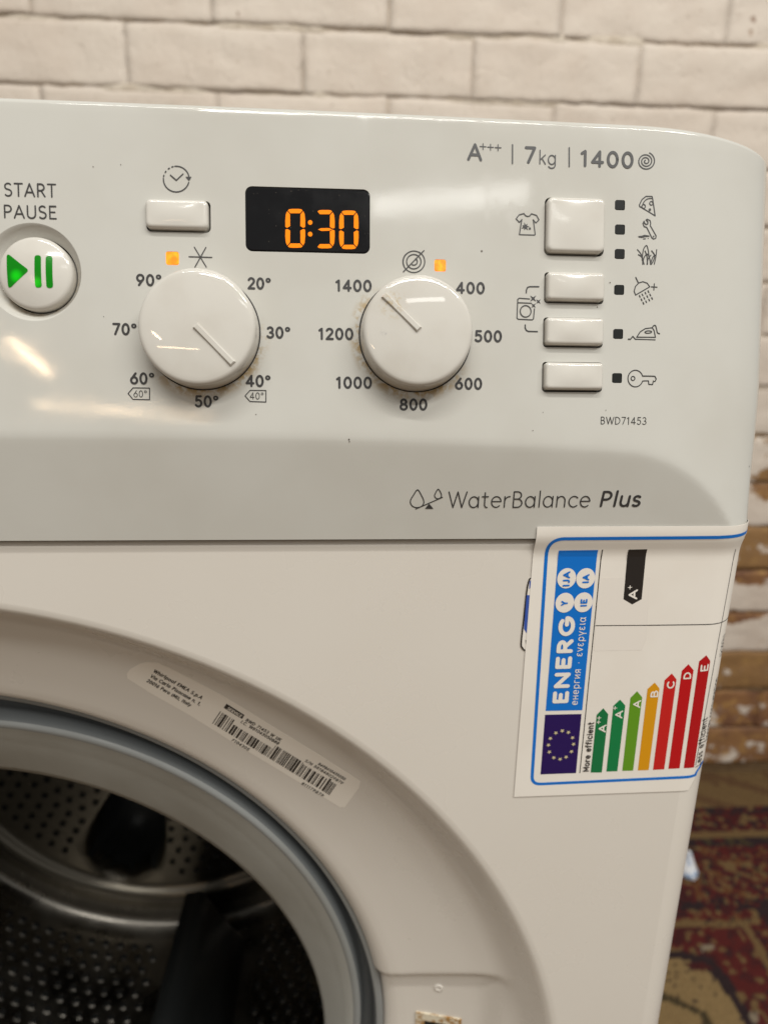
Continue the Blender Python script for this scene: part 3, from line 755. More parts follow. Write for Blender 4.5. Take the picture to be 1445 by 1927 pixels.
# ---- steel front with the dished door surround
mb = MB()
th = []; a = 0.0
while a < 360 - 1e-6:
    th.append(a); a += .4 if (5 <= a < 30) else 2.0
NT = len(th)
rings = [(r, y) for r, y in PROF]
fine = []
for (ra, ya), (rb_, yb) in zip(rings, rings[1:]):
    k = max(1, int((ra - rb_) / .0022)); fine += [(ra + (rb_ - ra) * j / k, ya + (yb - ya) * j / k) for j in range(k)]
fine.append(rings[-1]); loops = []
for r, y in fine:
    c_ = dish_c(r); L = []
    for t in th:
        x = c_[0] + r * math.cos(R_(t)); z = c_[1] + r * math.sin(R_(t)); L.append((x, y + plate(x, z), z))
    loops.append(L)
ZB1 = ZS - .0008; rf = .0020                      # top edge of the steel front, folded back
mb.loops(loops, 0, False)
Rb = fine[0][0]; x_flat = HW - .013; zlo = .09; zhi = ZB1 - rf
outer2 = [(-x_flat, zlo), (x_flat, zlo), (x_flat, zhi), (-x_flat, zhi)]
Vc = [Vector((fine[0][0] * math.cos(R_(t)), ZC + fine[0][0] * math.sin(R_(t)))) for t in th]; k = len(Vc)
Ec = [(i, (i + 1) % k) for i in range(k)]; V2 = Vc + [Vector(q) for q in outer2]; E2 = Ec + [(k + i, k + (i + 1) % 4) for i in range(4)]
v, e, f_, _, _, _ = delaunay_2d_cdt(V2, E2, [], 0, 1e-7); hole = [tuple(q) for q in Vc]
tri = []
for t in f_:
    cx = sum(v[i].x for i in t) / 3; cz = sum(v[i].y for i in t) / 3
    if inside(hole, cx, cz): continue
    a_, b_, c3 = (v[i] for i in t)
    if (b_.x - a_.x) * (c3.y - a_.y) - (b_.y - a_.y) * (c3.x - a_.x) < 0: t = t[::-1]
    tri.append(tuple(t))
mb.add([(q.x, 0, q.y) for q in v], tri)
# rounded vertical edges and folded top edge, swept together round the outline
rc = .013; arcx = [(HW - rc + rc * math.sin(R_(q)), rc - rc * math.cos(R_(q))) for q in range(0, 91, 6)]
for sgn in (1, -1):
    prof = arcx + [(HW, .06)]
    a_ = [(sgn * x, y, zlo) for x, y in prof]; b_ = [(sgn * x, y, zhi) for x, y in prof]; nP = len(prof)
    rows = [a_, b_]
    for q in range(10, 91, 10):
        dz = rf * math.sin(R_(q)); dy = rf * (1 - math.cos(R_(q))); rows.append([(sgn * (x - dy * (x - (HW - rc)) / rc), y + dy * (1 - (x - (HW - rc)) / rc * .999), zhi + dz) for x, y in prof])
    fs = []
    for r_i in range(len(rows) - 1):
        for i in range(nP - 1):
            q = (r_i * nP + i, r_i * nP + i + 1, (r_i + 1) * nP + i + 1, (r_i + 1) * nP + i); fs.append(q if sgn > 0 else q[::-1])
    mb.add([p for r_ in rows for p in r_], fs)
rows = [[(x, 0, zhi) for x in (-x_flat, x_flat)]] + [[(x, rf * (1 - math.cos(R_(q))), zhi + rf * math.sin(R_(q))) for x in (-x_flat, x_flat)] for q in range(10, 91, 10)] + [[(x, .03, zhi + rf) for x in (-x_flat, x_flat)]]
mb.add([p for r_ in rows for p in r_], [(2 * i, 2 * i + 1, 2 * i + 3, 2 * i + 2) for i in range(len(rows) - 1)])
body = mb.build('front_panel', M_body, machine)
bm_ = MB(); bm_.box(-HW + .004, HW - .004, .010, .04, ZS - .006, ZS + .012); bm_.build('seam_backing', mat('seam_dirt', lin(92, 74, 52), .8), machine, smooth=False)
cb = MB()
for sgn in (1, -1): cb.box(min(sgn * HW, sgn * (HW - .004)), max(sgn * HW, sgn * (HW - .004)), .0602, .54, .02, .836)
cb.box(-HW + .004, HW - .004, .535, .54, .02, .836)
cb.build('side_panel', M_body, machine, smooth=False)
tp = MB(); tp.box(-HW, HW, .0452, .55, .8362, .8470); tp.build('worktop', M_panel, machine, smooth=False)
pl = MB(); pl.box(-HW + .006, HW - .006, .006, .05, .0, .0895); pl.build('plinth', M_body, machine, smooth=False)

# ---- latch recess, screw cap
q = at(825, 1858, SD); Mq = frame(SD, *q); mb = MB()
mb.loops([[Mq @ Vector((u, v_, z)) for u, v_ in circ(r, 28)] for r, z in ((.0021, -.0005), (.0021, .0004), (.0018, .0007), (.0012, .0007), (.0010, .0005), (.0004, .0005))]); mb.build('screw_cap', M_body, machine)
tl, tr = at(783, 1903, SD), at(870, 1898, SD); Mf = frame(SD, (tl[0] + tr[0]) / 2, tl[1] - .026); wf = Vector((tr[0] - tl[0], SD(*tr) - SD(*tl))).length / 2; zt = .0262
def lbox(mb, u0, u1, v0, v1, w0, w1):
    k = MB(); k.box(u0, u1, v0, v1, w0, w1); mb.add([Mf @ Vector((a, b, c)) for a, b, c in k.v], k.f)
ls = MB()
lbox(ls, -wf, wf, zt - .0042, zt, -.006, .0012); lbox(ls, -wf, -wf + .0042, -zt + .0042, zt - .0044, -.006, .0010); lbox(ls, wf - .0062, wf, -zt + .0042, zt - .0044, -.006, .0010); lbox(ls, -wf, wf, -zt, -zt + .004, -.006, .0012)
lf = ls.build('latch_frame', M_slot, machine, smooth=False)
ls = MB(); lbox(ls, -wf + .004, wf - .006, -zt + .004, zt - .004, -.006, .00025); ls.build('latch_opening', M_dark, lf, smooth=False)

# ---- rubber door seal: every ring has its own centre
def ringset(name, rows, M_, n_=160, parent=machine):
    mb = MB(); mb.loops([[(cx + r * math.cos(2 * PI * i / n_), y, cz + r * math.sin(2 * PI * i / n_)) for i in range(n_)] for r, y, cx, cz in rows], 0, False); return mb.build(name, M_, parent)
ga, gb, gc = (-.0125, .4605), (-.0010, .4690), (-.0166, .4360)
def lerp(a, b, t): return tuple(a[i] + (b[i] - a[i]) * t for i in (0, 1))
rows = [(.1880, .0345, *ga), (.1858, .0330, *ga), (.1848, .0332, *ga), (.1838, .0350, *ga), (.1832, .0400, *ga), (.1810, .0430, *lerp(ga, gb, .15)), (.1740, .0440, *lerp(ga, gb, .55)), (.1690, .0425, *lerp(ga, gb, .85)),
        (.1668, .0400, *lerp(ga, gb, .95)), (.1662, .0350, *gb), (.1655, .0326, *gb), (.1644, .0316, *gb), (.1632, .0316, *gb), (.1620, .0325, *gb), (.1606, .0340, *lerp(gb, gc, .07))]
n_blue = len(rows) - 2
for t in np.linspace(.2, 1, 9): rows.append((.1600 + .0032 * t, .0345 + .0158 * t ** 1.2, *lerp(gb, gc, t)))
rows += [(.1642, .0512, *gc), (.1665, .0530, *gc), (.172, .058, *gc), (.182, .072, *gc), (.20, .080, *gc)]
M_rub2 = mat('band_rubber', lin(140, 138, 128), .5)
n = N(M_rub2); P = n.pos(); n.color(n.mix(n.map(n.noise(P, 13, 5), .35, .7), lin(166, 166, 160), lin(150, 148, 140))); n.rough(n.map(n.noise(P, 45, 4), .3, .7, .5, .66)); n.bump(n.noise(P, 260, 3), .0001, .3)
M_groove_shade = mat('groove_rubber_shade', lin(96, 99, 100), .6)  # seal rubber in a darker tone, groove shade put into its colour
seal = ringset('door_seal', rows, M_rubber, 200)
seal.data.materials.append(M_rub2); seal.data.materials.append(M_groove_shade)
seal.data.polygons.foreach_set('material_index', [(1 if i // 200 >= n_blue else (2 if 2 <= i // 200 <= 9 else 0)) for i in range(len(seal.data.polygons))])

# ---- drum
DC = (-.010, .440); DR = .238; DY0, DY1 = .080, .335
drum_rows = [(.176, .070, *DC), (.186, .073, *DC), (.200, .090, *DC), (.225, .098, *DC), (DR, .110, *DC)] + [(DR, y, *DC) for y in np.linspace(.125, DY1 - .02, 12)] + [(DR - .002, DY1 - .003, *DC), (DR - .008, DY1, *DC), (DR - .02, DY1, *DC)]
drum = ringset('drum', drum_rows, M_steel, 120)
def back_y(r, a):
    y = DY1 - .004 * sst((.20 - r) / .008) - .009 * sst((r - .186) / .008) * sst((.206 - r) / .006)
    k = ((math.degrees(a) + 106 + 60) % 120) - 60             # three pressed pockets between the perforated plates
    u = sst((1.06 - math.hypot(k / 15, (r - .108) / .072)) / .28)
    return y + .060 * u - .020 * sst((.070 - r) / .02)
rs = [DR - .02, .214, .210, .206, .203, .200, .196, .192, .189, .186, .182, .178, .174, .170, .166, .15, .13, .11, .095, .087, .081, .075, .070, .060, .050, .03, .001]
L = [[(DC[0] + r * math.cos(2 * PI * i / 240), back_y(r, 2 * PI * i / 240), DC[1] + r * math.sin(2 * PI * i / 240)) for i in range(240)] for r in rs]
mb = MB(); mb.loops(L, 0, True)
mb.mi = [1 if (sum(mb.v[i][1] for i in q) / len(q) > DY1 + .010) else 0 for q in mb.f]  # steel pocket faces take the dark plastic: their shade is put into the colour
M_back = mat('drum_back_steel', (.15, .135, .11), .34, 1.0); mb.build('drum_back', [M_back, M_lifter_pocket_shade], drum)
hm = MB(); rm = MB()
def hole_at(p, nrm, r, ring=False):
    nrm = Vector(nrm).normalized(); t = nrm.orthogonal().normalized(); b_ = nrm.cross(t); p = Vector(p) + nrm * .0004
    if ring:
        a_ = [p + t * (r * 1.45 * math.cos(2 * PI * i / 8)) + b_ * (r * 1.45 * math.sin(2 * PI * i / 8)) for i in range(8)]; c_ = [p + nrm * .0007 + t * (r * math.cos(2 * PI * i / 8)) + b_ * (r * math.sin(2 * PI * i / 8)) for i in range(8)]; rm.loops([a_, c_], 0, False)
        p = p + nrm * .0003
    hm.add([p + t * (r * math.cos(2 * PI * i / 8)) + b_ * (r * math.sin(2 * PI * i / 8)) for i in range(8)], [tuple(range(8))])
nrow = 0
for y in np.arange(.125, DY1 - .020, .0115):
    nrow += 1
    for k in range(112):
        a = 2 * PI * (k + .5 * (nrow % 2)) / 112
        if abs(((math.degrees(a) + 80 + 60) % 120) - 60) < 12: continue
        hole_at((DC[0] + DR * math.cos(a), y, DC[1] + DR * math.sin(a)), (-math.cos(a), 0, -math.sin(a)), .0029, True)
for ri, r in enumerate(np.arange(.095, .178, .0125)):
    n_ = int(2 * PI * r / .0140)
    for k in range(n_):
        a = 2 * PI * k / n_ + ri * .3
        if abs(((math.degrees(a) + 106 + 60) % 120) - 60) < 17: continue
        hole_at((DC[0] + r * math.cos(a), DY1 - .0046, DC[1] + r * math.sin(a)), (0, -1, 0), .0030)
o = hm.build('drum_hole', M_hole, drum, smooth=False, kind='stuff'); rm.build('hole_rim', M_steel, drum, smooth=False, kind='stuff')
for a0 in (-80, 40, 160):
    lm = MB(); L = []
    for y, sc in ((.122, .55), (.135, .92), (.17, 1.0), (.30, 1.0), (DY1 - .035, .9), (DY1 - .022, .5)):
        sec = []
        for u, hgt in ((-.034, 0), (-.027, .020), (-.019, .055), (-.010, .074), (.010, .074), (.019, .055), (.027, .020), (.034, 0)):
            r = DR + .002 - hgt * sc; a = R_(a0) + u * (.6 + .4 * sc) / DR; sec.append((DC[0] + r * math.cos(a), y, DC[1] + r * math.sin(a)))
        L.append(sec)
    lm.loops(L, 0, True, True); lm.build('lifter', M_lifter_pocket_shade, drum)

# ================================================================== LABELS STUCK ON THE MACHINE
# energy label: a thin sheet that follows panel, seam and the rounded corner
cS = CR(930, 920, 2.806)
LX0, LZ0, LZ1 = .2203, .6170, .7241
def sheet(name, outline, surf, M_, parent, dx=.003, thick=.00012):
    xs_ = np.arange(min(p[0] for p in outline), max(p[0] for p in outline), dx); zs_ = np.arange(min(p[1] for p in outline), max(p[1] for p in outline), dx * 1.2)
    dense = []
    for i in range(len(outline)):
        a, b = Vector(outline[i]), Vector(outline[(i + 1) % len(outline)]); k = max(1, int((b - a).length / dx)); dense += [tuple(a + (b - a) * j / k) for j in range(k)]
    V2 = [Vector(q) for q in dense]; E2 = [(i, (i + 1) % len(dense)) for i in range(len(dense))]
    V2 += [Vector((x, z)) for x in xs_ for z in zs_ if inside(dense, x, z) and min((Vector((x, z)) - Vector(q)).length for q in dense[::2]) > dx * .4]
    v, e, f_, _, _, _ = delaunay_2d_cdt(V2, E2, [], 0, 1e-7); tri = []
    for t in f_:
        cx = sum(v[i].x for i in t) / 3; cz = sum(v[i].y for i in t) / 3
        if not inside(dense, cx, cz): continue
        a, b, c3 = (v[i] for i in t)
        tri.append(tuple(t) if (b.x - a.x) * (c3.y - a.y) - (b.y - a.y) * (c3.x - a.x) > 0 else tuple(t[::-1]))
    mb = MB(); nn = [normal(surf, q.x, q.y) for q in v]
    mb.add([(q.x, surf(q.x, q.y), q.y) for q in v], tri)
    L0 = [(q[0], surf(*q), q[1]) for q in dense]; L1 = [(q[0], surf(*q) + thick * 1.6, q[1]) for q in dense]
    mb.loops([L0, L1], 0, False)
    return mb.build(name, M_, parent)
# older sticker peeping out on the left, under the label
def SU(x, z): return corner(x) - .00022
cU = CR(960, 970, 5.161)
us = sheet('sticker', onto(smoothed(cU((300, 590), (205, 598), (170, 640), (150, 760), (128, 980), (98, 1230), (108, 1290), (160, 1325), (300, 1325)), 3), SU), SU, M_paper, machine, .004)
pr = Print(SU, .00005); pr.stroke(onto(smoothed(cU((300, 600), (205, 605), (176, 645), (155, 770), (132, 990), (105, 1230), (116, 1285), (160, 1314), (300, 1316)), 4), SU), 2.6 * .00021); pr.build('sticker_outline', INK['black'], us)
for P in (((185, 640), (215, 612), (300, 610), (300, 690), (200, 690), (182, 715)), ((158, 772), (300, 780), (300, 1150), (165, 1155), (130, 1100))):
    pr = Print(SU, .00007); pr.fill(onto(cU(*P), SU)); pr.build('printed_shape', INK['logo'], us)
pr = Print(SU, .00009); pr.fill(onto(cU((145, 1205), (155, 1215), (165, 1275), (150, 1262)), SU)); pr.build('printed_shape', INK['black'], us)

XR = HW - .0002
lab = sheet('energy_label', [(LX0, LZ0), (.2880, LZ0 + .0006), (.2890, LZ0 + .0030), (.2925, .6265), (XR, .6290), (XR, LZ1), (LX0 - .0003, LZ1)], SL, M_paper, machine, .0015)
u_ = .000212                                     # metres per photograph pixel on the label
def LP(*pts): return onto(cS(*pts), SL)
def lprint(name, ink): return Print(SL, .00006), name, ink
pr = Print(SL, .00006)
pl_ = onto(cS((1262, 250), (1180, 256), (1000, 258), (289, 264), (196, 1560), (1000, 1522), (1060, 1510)), SL)
pl_ = pl_[:3] + rounded([pl_[2], pl_[3], pl_[4]], .0052, 8)[9:18] + rounded([pl_[3], pl_[4], pl_[5]], .0036, 8)[9:18] + pl_[5:]; ext = [(XR, pl_[0][1] + .0003)]; ext2 = [(.2905, pl_[-1][1] + .0012), (.2935, pl_[-1][1] + .0040)]
def densify(P, d=.0025):
    out = []
    for a, b in zip(P, P[1:]):
        k = max(1, int(math.hypot(b[0] - a[0], b[1] - a[1]) / d)); out += [(a[0] + (b[0] - a[0]) * j / k, a[1] + (b[1] - a[1]) * j / k) for j in range(k)]
    return out + [P[-1]]
pr.stroke(densify(ext + pl_ + ext2, .0015), 5.6 * u_); pr.build('label_border', INK['blue'], lab)
def lfill(name, ink, *P):
    pr = Print(SL, .00006); pr.fill(LP(*P), dense=.0016); return pr.build(name, INK[ink], lab)
lfill('printed_block', 'blue', (340, 325), (547, 322), (463, 1168), (270, 1172)); lfill('printed_block', 'navy', (267, 1192), (459, 1188), (430, 1500), (243, 1507))
pr = Print(SL, .00018)
for i, (x, y) in enumerate(((357, 1276), (389, 1284), (411, 1312), (416, 1346), (405, 1385), (377, 1414), (345, 1425), (312, 1417), (289, 1388), (284, 1351), (294, 1316), (323, 1287))):
    c_ = LP((x, y))[0]; pr.fill([(c_[0] + (.0009 if k % 2 else .0004) * math.cos(PI * k / 5 + .3), c_[1] + (.0009 if k % 2 else .0004) * math.sin(PI * k / 5 + .3)) for k in range(10)])
pr.build('printed_star', INK['star'], lab)
for x, y in ((370, 600), (380, 471), (468, 598), (480, 471)):
    pr = Print(SL, .00018); c_ = LP((x, y))[0]; pr.disc(c_, .00325, 32, rz=.0037); pr.build('printed_disc', INK['white'], lab)
pr = Print(SL, .00003); pr.fill(LP((548, 470), (822, 466), (800, 800), (776, 852), (526, 856)), dense=.003); pr.build('tape_patch', mat('clear_tape', lin(231, 224, 215), .25), lab)
def ltext(s, p0, p1, cap, wt, ink, lift=.00018, **k):
    pr = Print(SL, lift); text(pr, s, cS(p0)[0], cS(p1)[0], cap / 2.806, wt, **k); pr.build('printed_text', INK[ink], lab)
ltext('Y', (385, 615), (387, 588), 36, .24, 'blue', .0003); ltext('IJA', (395, 516), (400, 432), 38, .24, 'blue', .0003); ltext('IE', (486, 622), (490, 577), 36, .24, 'blue', .0003); ltext('IA', (497, 498), (501, 447), 36, .24, 'blue', .0003)
ltext('ENERG', (388, 1135), (428, 673), 84, .25, 'white'); ltext('\u0435\u043d\u0435\u0440\u0433\u0438\u044f \u00b7 \u03b5\u03bd\u03b5\u03c1\u03b3\u03b5\u03b9\u03b1', (437, 1140), (483, 675), 40, .11, 'white', track=.16)
pr = Print(SL, .00006); pr.stroke(densify(LP((570, 320), (450, 1500)), .004), 1.5 * u_, caps=False); pr.build('printed_line', INK['black'], lab)
hl = LP((532, 722), (800, 720), (1100, 716)); pr = Print(SL, .00006); pr.stroke(densify(hl + [(XR, hl[-1][1] + .0002)], .0015), 1.5 * u_, caps=False); pr.build('printed_line', INK['black'], lab)
vl = [at(1383.5, 1033, SL), at(1308, 1440, SL)]; pr = Print(SL, .00006); pr.stroke(densify(vl, .004), 1.1 * u_, caps=False); pr.build('printed_line', INK['black'], lab)
lfill('class_arrow', 'black', (707, 320), (806, 318), (776, 582), (726, 610), (680, 582)); ltext('A', (752, 582), (756, 528), 48, .20, 'white'); ltext('+', (736, 530), (738, 506), 46, .085, 'white')
AR = (('A', '++', 'deepgreen', (507, 1497), (566, 1497), (600, 1190), (574, 1158), (539, 1192), (586, 1284)), ('A', '+', 'green', (590, 1492), (648, 1490), (690, 1143), (662, 1112), (627, 1145), (673, 1210)),
      ('A', '', 'lime', (674, 1488), (731, 1487), (779, 1100), (752, 1068), (717, 1103), (768, 1155)), ('B', '', 'amber', (756, 1486), (813, 1484), (870, 1053), (845, 1022), (807, 1056), (860, 1102)),
      ('C', '', 'red', (836, 1483), (895, 1480), (960, 1005), (935, 974), (897, 1010), (946, 1054)), ('D', '', 'crimson', (917, 1478), (976, 1475), (1050, 957), (1023, 925), (988, 960), (1034, 1005)),
      ('E', '', 'darkred', (998, 1474), (1052, 1470), (1138, 908), (1117, 878), (1079, 910), (1124, 962)))
for ch, plus, ink, *P, tp0 in AR:
    lfill('class_arrow', ink, *P); ltext(ch, tp0, (tp0[0] + 5, tp0[1] - 42), 40, .19, 'white')
    for j in range(len(plus)): ltext('+', (tp0[0] - 17 + 3 * j, tp0[1] - 44 - 22 * j), (tp0[0] - 15 + 3 * j, tp0[1] - 66 - 22 * j), 44, .085, 'white')
ltext('More efficient', (498, 1492), (526, 1228), 33, .17, 'black', track=.12); ltext('Less efficient', (1086, 1455), (1124, 1200), 25, .12, 'black', track=.12)
def ltx(t, x, z0, z1, cap, wt):
    pr = Print(SL, .00006); adv = sum(G[c][0] + .15 for c in t); k = (z1 - z0) / adv; z = z0
    for c in t:
        for q in G[c][1]: pr.stroke([(x - gy * cap, z + gx * k) for gx, gy in q], wt)
        z += (G[c][0] + .15) * k
    pr.build('printed_text', INK['black'], lab)
ltx('(kWh)', .2948, .6725, .6815, .0022, .00026); ltx('Energy consumption', .2946, .6370, .6640, .0020, .00024)

# service label in the door surround
def SV(x, z): return SD(x, z) - .00010
cV = CR(220, 1200, 3.01)
sv = sheet('service_label', onto(cV((58, 205), (75, 180), (132, 148), (170, 138), (235, 142), (300, 172), (600, 330), (900, 515), (1150, 668), (1378, 815), (1372, 850), (1290, 962), (1262, 960), (1000, 800), (700, 620), (400, 432), (200, 320), (62, 232)), SV), SV, M_tape, machine, .0030)
def vtext(s, p0, p1, cap, wt=.17, ink='black'):
    pr = Print(SV, .00006); text(pr, s, cV(p0)[0], cV(p1)[0], cap / 3.01, wt, track=.12); pr.build('printed_text', INK[ink], sv)
vtext('Whirlpool EMEA S.p.A', (204, 194), (478, 350), 21, .17); vtext('Via Carlo Pisacane n. 1,', (187, 222), (470, 386), 21, .17); vtext('20016 Pero (MI), Italy', (166, 248), (414, 391), 21, .17)
pr = Print(SV, .00006); pr.fill(onto(cV((622, 373), (724, 438), (709, 460), (606, 397)), SV)); pr.build('printed_block', INK['black'], sv)
pr = Print(SV, .00014); text(pr, 'SERVICE', cV((622, 402))[0], cV((703, 452))[0], 17 / 3.01, .17); pr.build('printed_text', INK['white'], sv)
vtext('BWD 71453 W UK', (726, 470), (925, 588), 19, .17); vtext('I.C. W81043050888', (698, 480), (913, 608), 19, .17); vtext('F104305', (648, 583), (744, 642), 18, .17)
vtext('8698610435050', (1136, 718), (1288, 808), 17, .17); vtext('S/N 581848029879', (1062, 700), (1275, 832), 17, .17); vtext('811179879', (1042, 828), (1165, 902), 17, .17)
pr = Print(SV, .00006); t = 0.0; rr = random.Random(9)
TL_, TR_, BL_, BR_ = (587, 416), (1261, 830), (541, 484), (1214, 897)
while t < .985:
    wb = rr.choice([.004, .004, .006, .006, .009, .016]); P = []
    lo = 1.0; hi = 0.0
    if .12 < t < .46: hi = .30
    if .70 < t < .90 or t > .92: hi = .12
    for (q, s_) in ((t, hi), (min(1, t + wb), hi), (min(1, t + wb), lo), (t, lo)):
        a = (TL_[0] + (TR_[0] - TL_[0]) * q, TL_[1] + (TR_[1] - TL_[1]) * q); b = (BL_[0] + (BR_[0] - BL_[0]) * q, BL_[1] + (BR_[1] - BL_[1]) * q); P.append((a[0] + (b[0] - a[0]) * s_, a[1] + (b[1] - a[1]) * s_))
    pr.fill(onto(cV(*P), SV)); t += wb + rr.choice([.005, .005, .007, .010, .013])
o = pr.build('barcode', INK['black'], sv); o['kind'] = 'stuff'

# ================================================================== THE BRICK WALL
YW = .8017; ZJ = .6192; CO = .075
wall = thing('brick_wall', 'white painted brick wall behind the washing machine, paint worn off near the floor', 'wall', (.3, YW, 0))
M_brick = mat('painted_brick', lin(214, 200, 182), .7)
n = N(M_brick); P = n.pos(); ob = n.obj()
sep = n.n('ShaderNodeSeparateXYZ'); n.link(P, sep.inputs[0]); oz = n.n('ShaderNodeSeparateXYZ'); n.link(ob, oz.inputs[0])
oi = n.n('ShaderNodeObjectInfo')
paint = n.mix(n.map(n.noise(P, 11, 4), .35, .7), lin(212, 200, 187), lin(205, 191, 177))
paint = n.mix(n.map(n.noise(P, 130, 5, .7), .62, .70, 0, .55), paint, lin(140, 120, 98))
raw = n.mix(n.map(n.noise(P, 24, 4), .35, .7), lin(138, 98, 62), lin(112, 76, 54))
raw = n.mix(n.map(n.noise(P, 60, 4), .5, .7), raw, lin(168, 128, 74))
raw = n.mix(n.map(oi.outputs['Random'], .3, .9, 0, .6), raw, lin(148, 116, 72))
hgt = n.map(sep.outputs[2], .02, .66, 1, 0, False)
edge = n.map(oz.outputs[2], .000, .034, 0, .24)
amt = n.math('ADD', n.math('ADD', n.math('MULTIPLY', n.noise(P, 15, 5, .66), 1.0), n.math('MULTIPLY', hgt, .27)), n.math('ADD', n.math('MULTIPLY', edge, n.map(hgt, 0, .35)), n.math('MULTIPLY', oi.outputs['Random'], .20)))
wear = n.math('MULTIPLY', n.map(amt, .745, .80), n.map(sep.outputs[2], .70, .62, 0, 1))
spot = n.map(n.math('ADD', n.noise(P, 55, 5, .7), n.math('MULTIPLY', n.noise(P, 7, 2), .35)), .86, .90, 0, .7)
n.color(n.mix(n.math('MAXIMUM', wear, spot), paint, raw))
n.bump(n.math('ADD', n.math('ADD', n.noise(P, 70, 5, .6), n.math('MULTIPLY', n.map(n.noise(P, 34, 3), .60, .70), -.35)), n.math('MULTIPLY', wear, -.4)), .0026, .55)
M_mortar = mat('painted_mortar', lin(214, 200, 182), .8)
n = N(M_mortar); P = n.pos(); sep = n.n('ShaderNodeSeparateXYZ'); n.link(P, sep.inputs[0])
wear = n.math('MULTIPLY', n.map(n.math('ADD', n.noise(P, 20, 5, .6), n.map(sep.outputs[2], .0, .68, .45, 0, False)), .50, .62), n.map(sep.outputs[2], .72, .64, 0, 1))
n.color(n.mix(wear, n.mix(n.map(n.noise(P, 40, 4), .4, .65), lin(210, 198, 182), lin(194, 180, 162)), lin(112, 88, 60))); n.bump(n.noise(P, 90, 5, .65), .004, .8)
WX0, WX1 = -1.05, 1.65
nx = 300; zr = [0.0]
for m_ in range(-8, 11):
    zj = ZJ + CO * m_; zr += [zj + d for d in (-.0075, -.0035, -.0010, .0015, .0045, .0090)]
zr = sorted(z for z in zr if 0 <= z < 1.395) + [1.4]; nz = len(zr) - 1
vv = []; ffm = []
for z in zr:
    dj = abs(((z - ZJ) / CO + .5) % 1 - .5) * CO
    for i in range(nx + 1):
        x = WX0 + (WX1 - WX0) * i / nx
        fill_ = sst((noise.noise((x * 7, round((z - ZJ) / CO) * 3.7, 3.1)) + .35 * noise.noise((x * 31, z * 20, 9)) + .12) / .40)
        vv.append((x, YW + (.0040 - .0032 * fill_ * sst((.0085 - dj) / .004)) + .0007 * noise.noise((x * 60, z * 60, 7)), z))
for j in range(nz):
    for i in range(nx): k = j * (nx + 1) + i; ffm.append((k, k + 1, k + nx + 2, k + nx + 1))
k = len(vv); vv += [(WX0, YW + .11, 0), (WX1, YW + .11, 0), (WX1, YW + .11, 1.4), (WX0, YW + .11, 1.4)]
ffm += [(k + 3, k + 2, k + 1, k), (0, k, k + 1, nx), (nz * (nx + 1), (nz + 1) * (nx + 1) - 1, k + 2, k + 3)]
build('mortar', vv, ffm, M_mortar, wall)
def brick_mesh(seed, L=.2245, Hh=.0728):
    v = []; f = []; nx, nz = 22, 13
    for j in range(nz + 1):
        for i in range(nx + 1):
            u = i / nx * 2 - 1; q = j / nz * 2 - 1
            x = u * L / 2 + .0012 * noise.noise((u * 3 + seed, q * 2, 1)) * (1 if abs(u) == 1 else .3); z = q * Hh / 2 + .0026 * noise.noise((u * 6, q * 2 + seed * 2, 5)) * (1 if abs(q) == 1 else .3)
            e = max(0, (abs(u) * L / 2 - (L / 2 - .0035)) / .0035); g = max(0, (q * Hh / 2 - (Hh / 2 - .010)) / .010); d = max(0, (-q * Hh / 2 - (Hh / 2 - .0030)) / .0030)
            y = .0005 * e * e + .0017 * g * g + .0009 * d * d + .0018 * noise.noise((u * 2.5 + seed * 3, q * 1.5, seed)) + .0005 * noise.noise((u * 9, q * 5 + seed, 2))
            v.append((x, y, z))
    for j in range(nz):
        for i in range(nx): k = j * (nx + 1) + i; f.append((k, k + 1, k + nx + 2, k + nx + 1))
    ring = [i for i in range(nx + 1)] + [j * (nx + 1) + nx for j in range(1, nz + 1)] + [nz * (nx + 1) + i for i in range(nx - 1, -1, -1)] + [j * (nx + 1) for j in range(nz - 1, 0, -1)]
    k = len(v); v += [(v[i][0], .03, v[i][2]) for i in ring]; m_ = len(ring)
    for i in range(m_): f.append((ring[(i + 1) % m_], ring[i], k + i, k + (i + 1) % m_))
    me = bpy.data.meshes.new('brick'); me.from_pydata(v, [], f); me.materials.append(M_brick); me.polygons.foreach_set('use_smooth', [True] * len(f)); me.update(); return me
VAR = [brick_mesh(s * 1.7 + .4) for s in range(9)]
row = 0
for m_ in range(-8, 11):
    z = ZJ + CO * (m_ + .5)
    x = -.1203 - .225 * 4 + (.1125 if (m_ % 2 == 1) else 0) + .1125
    while x < WX1 - .1:
        o = bpy.data.objects.new('brick', random.choice(VAR)); put(o, wall)
        o.location = (x + random.uniform(-.0015, .0015), YW + random.uniform(-.0014, .0016), z + random.uniform(-.001, .001)); o.rotation_euler = (random.uniform(-.008, .008), random.uniform(-.006, .006), random.uniform(-.005, .005))
        if random.random() < .5: o.scale = (1, 1, 1)
        x += .225

